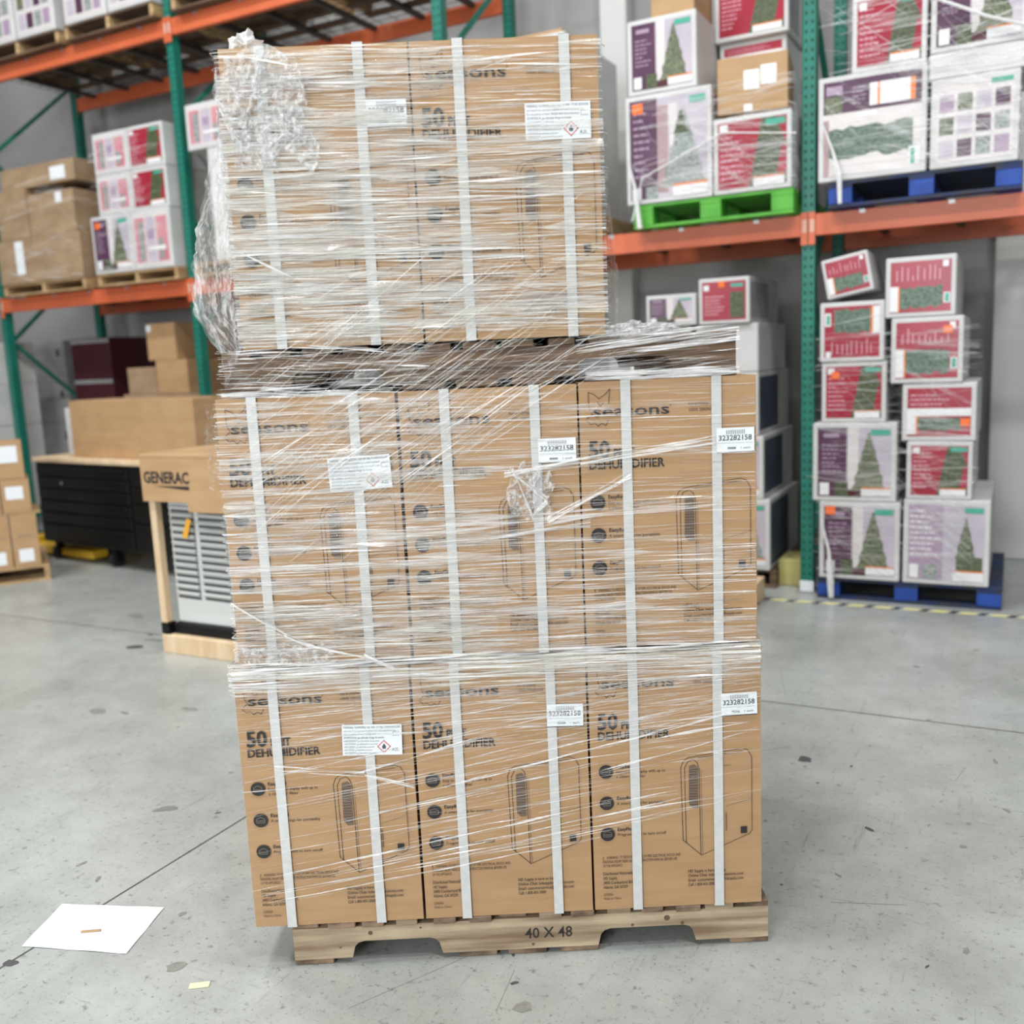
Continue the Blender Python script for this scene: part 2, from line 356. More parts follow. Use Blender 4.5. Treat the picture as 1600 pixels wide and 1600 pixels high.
bl2 = {0: 'over the aged kraft cartons at the left', 1: 'just above the top left corner of the wrapped load'}
for i in range(2):
    beam(i, 1, True, 'orange front beam of the upper shelf, ' + bl2[i])
    beam(i, 1, False, 'orange rear beam of the upper shelf, ' + bl2[i])
wire = mat('deck_wire', rgb(70, 66, 62), 0.5)  # wire toned dark, standing in for shade under the decks
def deck(i, lev, label):
    x0, x1 = PX[i] + 0.07, PX[i+1] - 0.07; z = ZT[lev]
    root = empty('wire_deck', (x0, YF, z)); Wd = x1 - x0; D = YB - YF
    mb = MB(); n = int(Wd/0.15)
    for k in range(n+1): mb.box(Wd*k/n-0.002, Wd*k/n+0.002, -0.01, D+0.05, 0.004, 0.008, wire)
    for k in range(12): yy = 0.02 + (D)*k/11; mb.box(0, Wd, yy-0.002, yy+0.002, 0.0, 0.004, wire)
    mb.build('mesh_panel', root)
    for k in range(5):
        xx = Wd*(k+0.5)/5; mb = MB()
        mb.box(xx-0.02, xx+0.02, 0.036, D+0.01, -0.04, -0.002, wire); mb.box(xx-0.016, xx+0.016, -0.016, -0.0125, -0.022, -0.001, galv)
        mb.build('support_channel', root)
    tag(root, label, 'wire deck', 'wire decks on the rack')
for i, l in enumerate(('wire deck under the aged kraft cartons and the red boxes', 'wire deck of the lower shelf behind the wrapped load', 'wire deck under the green pallet', 'wire deck under the upper blue pallet')): deck(i, 0, l)
deck(0, 1, 'wire deck of the upper shelf at the top left'); deck(1, 1, 'wire deck of the upper shelf above the wrapped load')

# ------------------------------------------------------------------ pallets
def notch_profile(Lx, zb, zt, notches, dep):
    pts = [(0, zb)]
    for a, b in notches:
        r = 0.028
        pts += [(a, zb), (a+0.004, zb+dep*0.35)] + [(a+0.004+r*(1-math.cos(t)), zb+dep*0.35+(dep*0.65)*math.sin(t)) for t in (0.5, 1.0, math.pi/2)]
        pts += [(b-0.004-r*(1-math.cos(t)), zb+dep*0.35+(dep*0.65)*math.sin(t)) for t in (math.pi/2, 1.0, 0.5)] + [(b-0.004, zb+dep*0.35), (b, zb)]
    pts += [(Lx, zb), (Lx, zt), (0, zt)]
    return pts
def stringer_pallet(name, loc, rz, Lx, D, h, notches, mS, mD, label, seed=1, text=None, dens=13, group=None):
    rnd = random.Random(seed); root = empty(name, loc, rz); t = 0.017; zb, zt = t, h - t
    for yy in (0, D/2-0.02, D-0.042):
        pts = notch_profile(Lx, zb, zt, notches, (zt-zb)*0.52)
        mb = MB(); n = len(pts); 
        top = [(x, zt) for x, z in pts]
        # front and back faces as strips between profile bottom and the top edge, so the concave outline stays clean
        low = [p for p in pts[:-2]]
        for yv, fl in ((yy, False), (yy+0.040, True)):
            for i in range(len(low)-1):
                (xa, za), (xb, zb_) = low[i], low[i+1]
                if abs(xb-xa) < 1e-6: continue
                q = [(xa, yv, za), (xb, yv, zb_), (xb, yv, zt), (xa, yv, zt)]
                mb.add(q if not fl else q[::-1], [(0, 1, 2, 3)], mS)
        for i in range(len(pts)):
            (xa, za), (xb, zb_) = pts[i], pts[(i+1) % n]
            mb.add([(xa, yy, za), (xa, yy+0.040, za), (xb, yy+0.040, zb_), (xb, yy, zb_)], [(0, 1, 2, 3)], mS)
        if text and yy == 0:
            mb.text(text[0], text[1], text[2], text[3], yy-0.0006, ink, sx=0.9, bold=0.01)
            for kx, kz, r in ((0.20, zt-0.02, 0.006), (0.62, zb+0.012, 0.004), (0.97, zt-0.02, 0.008), (0.88, zt-0.035, 0.004), (1.01, zt-0.036, 0.005), (0.33, zt-0.012, 0.003), (0.12, zb+0.03, 0.003)):
                mb.disc(kx, kz, r, yy-0.0005, knot, 10)
        mb.build('stringer', root)
    for nm, z0, z1, cnt in (('top_deck', h-t, h, dens), ('bottom_deck', 0, t, 7)):
        mb = MB(); x = 0.0; pitch = Lx/cnt
        for k in range(cnt):
            w = pitch*rnd.uniform(0.62, 0.84) if nm == 'top_deck' else 0.10
            xa = k*(Lx-w)/(cnt-1) + (rnd.uniform(-0.006, 0.006) if 0 < k < cnt-1 else 0); dy = rnd.uniform(-0.012, 0.006)
            if nm != 'top_deck': xa = Lx*(0.0, 0.345, 0.45, 0.56, 0.92, 0.92, 0.92)[k] if k < 5 else xa; dy = 0.004
            if nm != 'top_deck' and k > 4: continue
            mb.box(xa, xa+w, dy, D-rnd.uniform(0, 0.01), z0, z1, rnd.choice((mD, mS)) if nm == 'top_deck' else mD, bev=0.002)
        mb.build(nm, root)
    return tag(root, label, 'pallet', group)
def block_pallet(loc, Wd, D, h, mP, label, mBoard=None, group='painted block pallets'):
    root = empty('pallet', loc); mB = mBoard or mP; t = 0.018
    for k in range(3):
        for j in range(3):
            if j == 1 and k != 1 and False: continue
            bw = 0.13; xa = k*(Wd-bw)/2; ya = j*(D-0.13)/2
            mb = MB(); mb.box(xa, xa+bw, ya, ya+0.13, t, h-2*t, mP, bev=0.004); mb.build('block', root)
    mb = MB()
    for k in range(3): mb.box(k*(Wd-0.13)/2, k*(Wd-0.13)/2+0.13, 0, D, h-2*t, h-t, mB)
    for j in range(9): ya = j*(D-0.09)/8; mb.box(0, Wd, ya, ya+0.09, h-t, h, mB, bev=0.002)
    mb.build('top_deck', root)
    mb = MB()
    for ya in (0, (D-0.1)/2, D-0.1): mb.box(0, Wd, ya, ya+0.1, 0, t, mB)
    mb.build('bottom_deck', root)
    return tag(root, label, 'pallet', group)
def end_pallet(loc, Wd, D, h, label, rz=0.0, mS=None, mD=None, group='plain wooden pallets on the rack'):
    """a stringer pallet seen from its stringer ends"""
    root = empty('pallet', loc, rz); mS = mS or wood_w; mD = mD or wood_w; t = 0.016
    for k in range(3):
        xa = k*(Wd-0.04)/2; mb = MB(); mb.box(xa, xa+0.04, 0.004, D-0.004, t, h-t, mS); mb.build('stringer', root)
    for nm, z0, z1, c in (('top_deck', h-t, h, 11), ('bottom_deck', 0, t, 5)):
        mb = MB()
        for k in range(c): ya = k*(D-0.09)/(c-1); mb.box(0, Wd, ya, ya+0.09, z0, z1, mD, bev=0.002)
        mb.build(nm, root)
    return tag(root, label, 'pallet', group)

# load frame: the front face of the main load, x along the face, y going back
LO = Vector((-1.61081, 1.73127, 0)); LA = math.atan2(0.4776316, 0.8785602)
LT = Matrix.Translation(LO) @ Matrix.Rotation(LA, 4, 'Z')
def ld(x, y, z): return LT @ Vector((x, y, z))
stringer_pallet('pallet', ld(0, 0, 0), LA, 1.234, 1.016, 0.121, ((0.15, 0.385), (0.79, 1.045)), wood, wood_end,
    'weathered wooden pallet stencilled 40 X 48 on the floor under the wrapped load', 5, ('40 X 48', 0.60, 0.046, 0.042), 14)
stringer_pallet('pallet', ld(-0.048, 0.0, 1.4735), LA, 1.208, 1.016, 0.1045, ((0.155, 0.375), (0.83, 1.06)), wood_br, wood_br,
    'dark brown wooden pallet between the second and the top tier of dehumidifier cartons', 9, None, 13)

# ------------------------------------------------------------------ dehumidifier cartons
CW, CH, CD = 0.418, 0.672, 0.46
def carton_mesh(w, h, d):
    mb = MB()
    n, m_ = 6, 8; bulge = 0.004
    # body with a slightly bulging front
    gv = []; 
    for j in range(m_+1):
        for i in range(n+1):
            u, v = i/n, j/m_; gv.append((u*w, -bulge*math.sin(math.pi*u)*math.sin(math.pi*v), v*h))
    gf = [(j*(n+1)+i, j*(n+1)+i+1, (j+1)*(n+1)+i+1, (j+1)*(n+1)+i) for j in range(m_) for i in range(n)]
    mb.add(gv, gf, kraft)
    mb.add([(0,0,0),(w,0,0),(w,d,0),(0,d,0),(0,0,h),(w,0,h),(w,d,h),(0,d,h)], [(3,2,1,0),(4,5,6,7),(1,2,6,5),(2,3,7,6),(3,0,4,7)], kraft)
    Y = -bulge - 0.0008
    X = lambda p: 0.037 + 0.0016*(p-948)
    Z = lambda p: (0.374 - 0.001814*(p-1206))*h/0.672
    lw = 0.0014
    zt = h - 0.078
    # leaf outline and wordmark
    leaf = [(0.018,0.0),(0.030,0.010),(0.024,0.020),(0.022,0.038),(0.022,0.062),(0.036,0.056),(0.046,0.046),(0.056,0.052),(0.062,0.056),(0.073,0.068),(0.071,0.048),(0.070,0.034)]
    mb.stroke([(x, zt-0.008+z) for x, z in leaf], lw, Y, ink)
    mb.stroke([(0.016,zt-0.012),(0.026,zt-0.022),(0.036,zt-0.019),(0.044,zt-0.027),(0.052,zt-0.020),(0.062,zt-0.026),(0.068,zt-0.014)], lw, Y, ink)
    mb.stroke([(0.044,zt+0.030),(0.050,zt+0.020),(0.058,zt+0.028)], lw, Y, ink)
    mb.text('seasons', 0.030, zt-0.004, 0.036, Y, ink, fit=0.183, bold=0.012)
    mb.text("'", 0.214, zt+0.004, 0.02, Y, ink)
    mb.text('Part # 250056', 0.258, zt+0.012, 0.0105, Y, ink, fit=0.048); mb.text('10005 2000N168', 0.258, zt-0.001, 0.0105, Y, ink, fit=0.066)
    mb.text('50', 0.018, h*0.722, 0.058, Y, ink, fit=0.052, bold=0.022); mb.text('PINT', 0.078, h*0.722, 0.029, Y, ink, fit=0.050, bold=0.028)
    mb.text('DEHUMIDIFIER', 0.018, h*0.681, 0.030, Y, ink, fit=0.182, bold=0.02)
    for k, (a, b1, b2) in enumerate((('EasyRead', 'Easy to read display with up to', 'a clean air filter'), ('EasyRoll', 'A smart design for portability', ''), ('EasyFlow', 'Programmable to turn on/off', ''))):
        cz = Z(1206+46*k)
        mb.disc(0.037, cz, 0.0182, Y, ink); mb.stroke([(0.027,cz+0.004),(0.037,cz+0.009),(0.047,cz+0.004),(0.047,cz-0.006),(0.027,cz-0.006)], 0.0016, Y-0.0003, ink_l, True)
        mb.stroke([(0.030,cz-0.001),(0.044,cz-0.001)], 0.0018, Y-0.0003, ink_l)
        mb.text(a, 0.062, cz+0.008, 0.0125, Y, ink, fit=0.046, bold=0.02); mb.text(b1, 0.062, cz-0.006, 0.011, Y, ink, fit=0.124)
        if b2: mb.text(b2, 0.062, cz-0.018, 0.011, Y, ink, fit=0.075)
    # drawing of the appliance
    P = lambda l: [(X(a), Z(b)) for a, b in l]
    mb.stroke(P([(1068,1312),(1066,1205),(1070,1196),(1078,1191),(1095,1189),(1163,1181),(1172,1184),(1178,1194),(1178,1302),(1174,1307),(1097,1336),(1068,1312)]), lw, Y, ink)
    mb.stroke(P([(1073,1316),(1072,1206),(1077,1197),(1086,1194),(1092,1199),(1095,1208),(1096,1334)]), lw, Y, ink)
    mb.stroke(P([(1099,1334),(1098,1210)]), 0.001, Y, ink_g)
    mb.stroke(P([(1094,1192),(1163,1185)]), 0.0022, Y, ink_g)
    mb.poly(P([(1078,1258),(1084,1265),(1093,1265),(1093,1206),(1088,1201),(1079,1203)]), Y-0.0001, ink_g)
    for k in range(14): mb.stroke(P([(1079,1208+4*k),(1092,1208+4*k)]), 0.0012, Y-0.0003, ink)
    mb.stroke(P([(1137,1265),(1178,1255)]), 0.001, Y, ink_g); mb.stroke(P([(1137,1275),(1137,1300)]), 0.0026, Y, ink_g)
    mb.text('seasons', X(1128), Z(1206), 0.007, Y, ink_g, fit=0.028)
    mb.rect(X(1160), X(1170), Z(1306), Z(1296), Y, ink)
    # small print
    mb.text('!', 0.022, 0.139, 0.012, Y, ink, bold=0.02)
    mb.text('WARNING: TO REDUCE THE RISK OF FIRE, ELECTRICAL SHOCK AND', 0.032, 0.141, 0.0105, Y, ink, fit=0.190)
    mb.text('PERSONAL INJURY READ ALL THE INSTRUCTION MANUAL BEFORE USE', 0.022, 0.130, 0.0105, Y, ink, fit=0.190)
    mb.text('OF THE APPLIANCE', 0.022, 0.119, 0.0105, Y, ink, fit=0.05)
    dz = 0.30*h - 0.006
    for k, (t, f) in enumerate((('Distributed Nationally by:', 0.088), ('HD Supply', 0.036), ('3400 Cumberland Blvd. SE', 0.092), ('Atlanta, GA 30339', 0.062))):
        mb.text(t, 0.022, 0.097-0.0125*k, 0.0115, Y, ink, fit=f, bold=0.008)
    mb.text('250056', 0.022, 0.040, 0.009, Y, ink, fit=0.024); mb.text('Made in China', 0.022, 0.029, 0.009, Y, ink, fit=0.044)
    for k, (t, f) in enumerate((('HD Supply is here to help.', 0.098), ('Online Chat: hdsupplysolutions.com', 0.142), ('Email: customerservice@hdsupply.com', 0.142), ('Call: 1-800-431-3000', 0.070))):
        mb.text(t, 0.240, 0.093-0.0125*k, 0.0115, Y, ink, fit=f, bold=0.008)
    return mb
def strap(x, w, h, d, root):
    t = 0.0012; y = -0.0068; sw = 0.0118
    mb = MB()
    mb.box(x-sw, x+sw, y, y+t, -0.0014, h+0.0028, strap_m); mb.box(x-sw, x+sw, y, d+0.002, h+0.0016, h+0.0028, strap_m)
    mb.box(x-sw, x+sw, d+0.0008, d+0.002, -0.0014, h+0.0028, strap_m); mb.box(x-sw, x+sw, y, d+0.002, -0.0014, -0.0006, strap_m)
    mb.build('strap', root)
def ship_label(x, z, root, tilt=0.0):
    mb = MB(); w, hh = 0.090, 0.057; Y = -0.0086
    mb.box(0, w, Y, Y+0.0005, 0, hh, label_m)
    mb.text('|||||||||||', 0.022, hh-0.013, 0.011, Y-0.0004, label_ink, fit=0.045, bold=0.01)
    mb.text('323282158', 0.004, hh-0.030, 0.018, Y-0.0004, label_ink, fit=0.080, bold=0.02)
    mb.rect(0.004, 0.086, 0.020, 0.0206, Y-0.0004, label_ink_l); mb.rect(0.026, 0.046, 0.006, 0.011, Y-0.0004, label_ink_l); mb.text('1 each', 0.056, 0.006, 0.008, Y-0.0004, label_ink, fit=0.024)
    mb.rect(0, w, -0.0022, 0, Y, mat('label_edge', rgb(44, 44, 52), 0.6))
    o = mb.build('shipping_label', root); o.location = (x, 0, z); o.rotation_euler = (0, tilt, 0); o['label'] = 'small white label reading 323282158'
def warn_label(x, z, root, tilt=0.0):
    mb = MB(); w, hh = 0.148, 0.080; Y = -0.0086; Yt = Y-0.0004
    mb.box(0, w, Y, Y+0.0005, 0, hh, label_m)
    lines = ('WARNING: FLAMMABLE GAS. RISK OF FIRE. STORE INDOORS', 'and away from sources of ignition in a well ventilated area', 'Do not pierce or burn. Handle with care at all times', 'ADVERTENCIA: gas inflamable. Riesgo de incendio')
    for k, t in enumerate(lines): mb.text(t, 0.004, hh-0.010-0.0088*k, 0.0082, Yt, label_ink if k in (0, 3) else label_ink_l, fit=(0.14, 0.13, 0.118, 0.10)[k])
    for k, f in enumerate((0.088, 0.084, 0.076, 0.07, 0.08)): mb.text('AVERTISSEMENT gaz inflammable ne pas percer', 0.004, hh-0.045-0.0078*k, 0.0075, Yt, label_ink_l, fit=f)
    cx, cz, r = 0.103, 0.022, 0.0155
    mb.stroke([(cx-r,cz),(cx,cz-r),(cx+r,cz),(cx,cz+r)], 0.0022, Yt, red_ink, True)
    mb.poly([(cx-0.004,cz-0.006),(cx+0.004,cz-0.006),(cx+0.005,cz+0.001),(cx,cz+0.008),(cx-0.005,cz)], Yt, label_ink)
    mb.text('A2L', 0.122, 0.010, 0.012, Yt, label_ink, fit=0.018); mb.rect(0.126, 0.142, 0.050, 0.0508, Yt, label_ink); mb.rect(0.126, 0.142, 0.060, 0.0608, Yt, label_ink); mb.rect(0.126, 0.1268, 0.050, 0.0608, Yt, label_ink)
    o = mb.build('warning_label', root); o.location = (x, 0, z); o.rotation_euler = (0, tilt, 0); o['label'] = 'white warning label with a red flame diamond'
cm_std = carton_mesh(0.430, 0.677, CD); cm_mid = carton_mesh(0.421, 0.649, CD); cm_top = carton_mesh(0.420, 0.660, CD)
first = {}
def carton(kind, x, y, z, straps, lab, label, row_yaw=0.0, shift=0.0):
    cmb, w, h = {'b': (cm_std, 0.430, 0.677), 'm': (cm_mid, 0.421, 0.649), 't': (cm_top, 0.420, 0.660)}[kind]
    if kind not in first:
        first[kind] = cmb.build('dehumidifier_carton'); o = first[kind]
    else:
        o = first[kind].copy(); C.objects.link(o)
        for k in list(o.keys()): del o[k]
    o.location = ld(x, y, z); o.rotation_euler = (0, shift, LA + row_yaw)
    for s in straps: strap(s, w, h, CD, o)
    if lab: (ship_label if lab[0] == 's' else warn_label)(lab[1], lab[2], o, lab[3])
    tag(o, label, 'carton', 'dehumidifier cartons facing the camera')
zb = 0.1225
carton('b', -0.089, -0.010, zb, (0.094, 0.323), ('w', 0.256, 0.456, 0.03), 'kraft dehumidifier carton with a warning label, bottom tier, left of three')
carton('b', 0.348, -0.010, zb, (0.106, 0.342), ('s', 0.330, 0.506, 0.02), 'kraft dehumidifier carton, bottom tier, middle of three')
carton('b', 0.784, -0.010, zb, (0.110, 0.320), ('s', 0.329, 0.512, -0.02), 'kraft dehumidifier carton, bottom tier, right of three above the pallet corner')
zm = 0.8205
carton('m', -0.071, -0.010, zm, (0.085, 0.323), ('w', 0.256, 0.420, -0.035), 'kraft dehumidifier carton with a warning label, middle tier, left of three')
carton('m', 0.358, -0.010, zm, (0.108, 0.320), ('s', 0.325, 0.467, 0.0), 'kraft dehumidifier carton, middle tier, centre, beside the torn film')
carton('m', 0.784, -0.010, zm+0.003, (0.110, 0.325), ('s', 0.324, 0.470, 0.0), 'kraft dehumidifier carton, middle tier, right of three under the bare end of the upper pallet')
ztp = 1.5815
carton('t', 0.006, -0.010, ztp, (0.092, 0.310), ('s', 0.322, 0.482, 0.0), 'kraft dehumidifier carton, top tier, left, under thick wrinkled film')
carton('t', 0.431, -0.010, ztp, (0.107, 0.345), ('w', 0.252, 0.438, 0.0), 'kraft dehumidifier carton with a warning label, top tier, right')
# the second rank of cartons, behind the first: plain backs and the left edges that show past the front rank
def plain_carton(x, y, z, w, h, d):
    mb = MB(); mb.box(0, w, 0, d, 0, h, kraft, bev=0.003); o = mb.build('dehumidifier_carton'); o.location = ld(x, y, z); o.rotation_euler = (0, 0, LA)
    tag(o, 'plain kraft carton in the rear rank of the wrapped load, hidden by the front rank', 'carton', 'rear rank of dehumidifier cartons')
for x in (-0.086, 0.352, 0.786): plain_carton(x, 0.455, zb, 0.425, 0.677, 0.46)
for x in (-0.080, 0.363, 0.783): plain_carton(x, 0.455, zm, 0.414, 0.649, 0.46)
for x in (0.008, 0.431): plain_carton(x, 0.455, ztp, 0.416, 0.66, 0.46)

# ------------------------------------------------------------------ stretch film
# s runs round the load: between xl and xr on the front, beyond them along the sides
def around(s, z, off, xl, xr):
    if s < xl: return ld(xl - off, -0.0195 + (xl - s), z)
    if s > xr: return ld(xr + off, -0.0195 + (s - xr), z)
    return ld(s, -0.0195 - off, z)
class Film:
    def __init__(f, xl, xr): f.mb = MB(True); f.xl, f.xr = xl, xr
    def ribbon(f, s0, z0, s1, z1, w, off, m, rnd, n=None, sag=0.0, taper=True):
        L = math.hypot(s1-s0, z1-z0); n = n or max(4, min(16, int(L/0.05)))
        cut = [i/n for i in range(n+1)]
        for e in (f.xl, f.xr):
            if min(s0, s1) < e < max(s0, s1): cut.append((e-s0)/(s1-s0))
        cut.sort(); vs = []; ph = rnd.uniform(0, 6); ph2 = rnd.uniform(0, 6); tw = rnd.uniform(-0.9, 0.9)
        for t in cut:
            s = s0+(s1-s0)*t; z = z0+(z1-z0)*t + sag*math.sin(math.pi*t) + 0.0015*math.sin(ph+t*L*22)
            ww = w*(0.55+0.45*math.sin(ph2+t*L*30)) * (min(1, 6*t+0.1, 6*(1-t)+0.1) if taper else 1); ww = max(ww, 0.0004)
            a = tw + 0.7*math.sin(ph+t*L*17); o1 = off + math.sin(a)*ww*0.45; o2 = off - math.sin(a)*ww*0.45
            vs.append(around(s, z-ww/2, o1, f.xl, f.xr)); vs.append(around(s, z+ww/2, o2, f.xl, f.xr))
        f.mb.add(vs, [(2*i, 2*i+2, 2*i+3, 2*i+1) for i in range(len(cut)-1)], m)
    def field(f, cnt, s_rng, z_rng, l_rng, w_rng, slope, mats, rnd, dens=None, off=(0.003, 0.011)):
        k = 0; tries = 0
        while k < cnt and tries < cnt*8:
            tries += 1
            s = rnd.uniform(*s_rng); z = rnd.uniform(*z_rng)
            if dens and rnd.random() > dens(s, z): continue
            L = rnd.uniform(*l_rng); sl = rnd.gauss(slope[0], slope[1]); w = w_rng[0] + (w_rng[1]-w_rng[0])*rnd.random()**2.5
            s0 = max(s-L/2, s_rng[0]-0.02); s1 = min(s+L/2, s_rng[1]+0.02)
            za, zb2 = z-(s-s0)*sl, z+(s1-s)*sl
            if not (z_rng[0]-0.02 < za < z_rng[1]+0.02 and z_rng[0]-0.02 < zb2 < z_rng[1]+0.02): continue
            f.ribbon(s0, za, s1, zb2, w, rnd.uniform(*off), rnd.choice(mats), rnd); k += 1
def crumple(pts_uv, name, parent, m, amp=0.02, seed=0, nu=34, nv=26, fn=None, freq=28):
    """a crumpled sheet; fn(u, v) gives the base position and the outward normal"""
    mb = MB(True); vs = []
    for j in range(nv+1):
        for i in range(nu+1):
            u, v = i/nu, j/nv; p, n = fn(u, v)
            q = Vector((u*freq*0.35+seed, v*freq*0.35, seed*1.7)); d = noise.noise(q)*0.6 + noise.noise(q*2.7)*0.4 + (0.5-abs(noise.noise(q*1.3+Vector((5, 5, 5)))))*0.5
            j2 = Vector((noise.noise(q+Vector((9, 0, 0))), noise.noise(q+Vector((0, 9, 0))), noise.noise(q+Vector((0, 0, 9)))))*amp*0.6
            vs.append(p + n*(abs(d)*amp) + j2)
    fs = [(j*(nu+1)+i, j*(nu+1)+i+1, (j+1)*(nu+1)+i+1, (j+1)*(nu+1)+i) for j in range(nv) for i in range(nu)]
    mb.add(vs, fs, m); return mb.build(name, parent, smooth=False)
nrm = (LT.to_3x3() @ Vector((0, -1, 0)))
left = (LT.to_3x3() @ Vector((-1, 0, 0)))

upper = empty('stretch_film', ld(0, 0, 1.48))
tag(upper, 'clear wrinkled stretch film wound round the upper pallet and its two cartons', 'stretch film', 'stretch film on the main load')
lower = empty('stretch_film', ld(0, 0, 0.13))
tag(lower, 'clear stretch film with taut horizontal folds wound round the lower two tiers of cartons', 'stretch film', 'stretch film on the main load')

rnd = random.Random(11)
U = Film(0.0, 0.858)
def du(s, z):
    # thin towards the top right corner, thick at the left and in the middle
    v = 1.0 - 0.75*max(0, min(1, (s-0.35)/0.3))*max(0, min(1, (z-1.98)/0.14))
    return v * (1.0 if s < 0.45 else 0.8)
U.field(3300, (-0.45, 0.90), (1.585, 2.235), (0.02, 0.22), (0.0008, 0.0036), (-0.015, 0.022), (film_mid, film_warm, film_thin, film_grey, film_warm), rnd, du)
U.field(260, (0.0, 0.858), (1.60, 2.232), (0.3, 0.86), (0.001, 0.005), (-0.01, 0.012), (film_mid, film_thin, film_thin, film_heavy), rnd, du)
U.field(300, (-0.4, 1.2), (1.60, 2.225), (0.15, 0.6), (0.012, 0.034), (-0.005, 0.008), (film_veil,), rnd, lambda s, z: du(s, z)*(1 if s < 0.5 else 0.5), (0.002, 0.004))
U.mb.build('film_folds', upper)
# folds that slant down to the left across both loads
Dg = Film(-0.045, 1.156)
for k in range(120):
    s1 = rnd.uniform(0.15, 0.86); z1 = rnd.uniform(1.52, 1.93) - (0.86-s1)*0.25; L = rnd.uniform(0.15, 0.55); sl = rnd.gauss(0.62, 0.10)
    s0 = max(s1-L, -0.02); Dg.ribbon(s0, z1-(s1-s0)*sl, s1, z1, rnd.uniform(0.0008, 0.003), rnd.uniform(0.012, 0.024), rnd.choice((film_mid, film_thin, film_warm)), rnd)
for k in range(34):
    s1 = rnd.uniform(0.18, 0.62); z1 = 1.46 - rnd.uniform(0, 0.14); L = rnd.uniform(0.2, 0.42); sl = rnd.gauss(0.78, 0.06)
    s0 = max(s1-L, -0.06); Dg.ribbon(s0, z1-(s1-s0)*sl, s1, z1, rnd.uniform(0.0008, 0.0022), rnd.uniform(0.008, 0.016), rnd.choice((film_mid, film_thin)), rnd)
for k in range(30):
    s1 = rnd.uniform(0.5, 0.9); z1 = rnd.uniform(1.50, 1.62); L = rnd.uniform(0.3, 0.5); sl = rnd.gauss(0.62, 0.05)
    s0 = s1-L; Dg.ribbon(s0, z1-(s1-s0)*sl, s1, z1, rnd.uniform(0.001, 0.003), rnd.uniform(0.016, 0.026), rnd.choice((film_mid, film_heavy, film_thin)), rnd)
Dg.mb.build('slanting_folds', upper)
# film over the upper pallet
Pf = Film(-0.05, 1.162)
Pf.field(150, (-0.06, 0.42), (1.478, 1.585), (0.03, 0.2), (0.001, 0.005), (-0.02, 0.06), (film_mid, film_heavy, film_thin), rnd, None, (0.004, 0.012))
Pf.field(70, (0.35, 1.17), (1.478, 1.582), (0.1, 0.45), (0.001, 0.004), (0.05, 0.05), (film_thin,), rnd, None, (0.004, 0.010))
Pf.field(60, (0.82, 1.17), (1.476, 1.495), (0.08, 0.3), (0.002, 0.005), (0.0, 0.02), (film_mid, film_heavy), rnd, None, (0.004, 0.010))
Pf.field(46, (0.80, 1.17), (1.545, 1.583), (0.15, 0.34), (0.002, 0.005), (0.09, 0.02), (film_heavy, film_mid), rnd, None, (0.004, 0.010))
Pf.field(40, (-0.06, 0.35), (1.468, 1.49), (0.05, 0.25), (0.002, 0.006), (-0.02, 0.02), (film_heavy, film_mid), rnd, None, (0.006, 0.014))
Pf.mb.build('pallet_film_folds', upper)
# loose sheet standing off the left side
def fn_left(u, v):
    z = 1.50 + v*0.70; prof = [(0.0, 0.0), (0.10, 0.045), (0.25, 0.088), (0.42, 0.082), (0.58, 0.062), (0.8, 0.022), (1.0, 0.002)]
    for (a, b), (c, d) in zip(prof, prof[1:]):
        if a <= v <= c: out = b+(d-b)*(v-a)/(c-a); break
    base0 = -0.04 + min(1, v*9)*0.045
    x = base0 - out*math.sin(min(1, u*4.5)*math.pi/2)*1.45; y = -0.0195 + u*0.5
    return ld(x - 0.003, y, z), left
crumple(None, 'loose_side_sheet', upper, film_sheet, 0.016, 3.1, 60, 80, fn_left, 60)
def fn_right(u, v):
    z = 1.585 + v*0.36; out = 0.012*math.sin(math.pi*min(1, v*1.1+0.1)) + 0.010*(1-v)
    return ld(0.862 + out, -0.0195 + u*0.5, z), -left
crumple(None, 'right_side_sheet', upper, film_sheet, 0.008, 8.3, 30, 40, fn_right, 50)
# crumpled clumps
def clump(cx, cy, z, rx, ry, rz_, parent, m, seed, name='film_clump'):
    mb = MB(True); vs = []; n, k = 22, 14
    for j in range(k+1):
        ph = -math.pi/2 + math.pi*j/k
        for i in range(n):
            th = 2*math.pi*i/n; q = Vector((math.cos(ph)*math.cos(th), math.cos(ph)*math.sin(th), math.sin(ph)))
            d = 1 + 0.55*noise.noise(q*2.6+Vector((seed, seed, 0))) + 0.35*noise.noise(q*6+Vector((seed, 0, 3)))
            vs.append(ld(cx+q.x*rx*d, cy+q.y*ry*d, z+q.z*rz_*d))
    fs = [(j*n+i, j*n+(i+1) % n, (j+1)*n+(i+1) % n, (j+1)*n+i) for j in range(k) for i in range(n)]
    mb.add(vs, fs, m); return mb.build(name, parent)
film_clump = film_mat('stretch_film_clump', 0.08, 0.8, (60, 60, 60), bump=1.0)
clump(0.052, 0.06, 2.262, 0.034, 0.05, 0.026, upper, film_heavy, 1.3)
clump(0.70, 0.38, 2.250, 0.09, 0.07, 0.014, upper, film_clump, 4.3)
clump(0.905, -0.002, 1.590, 0.055, 0.03, 0.016, upper, film_clump, 7.7)
clump(0.98, 0.02, 1.590, 0.05, 0.03, 0.012, upper, film_clump, 9.7)
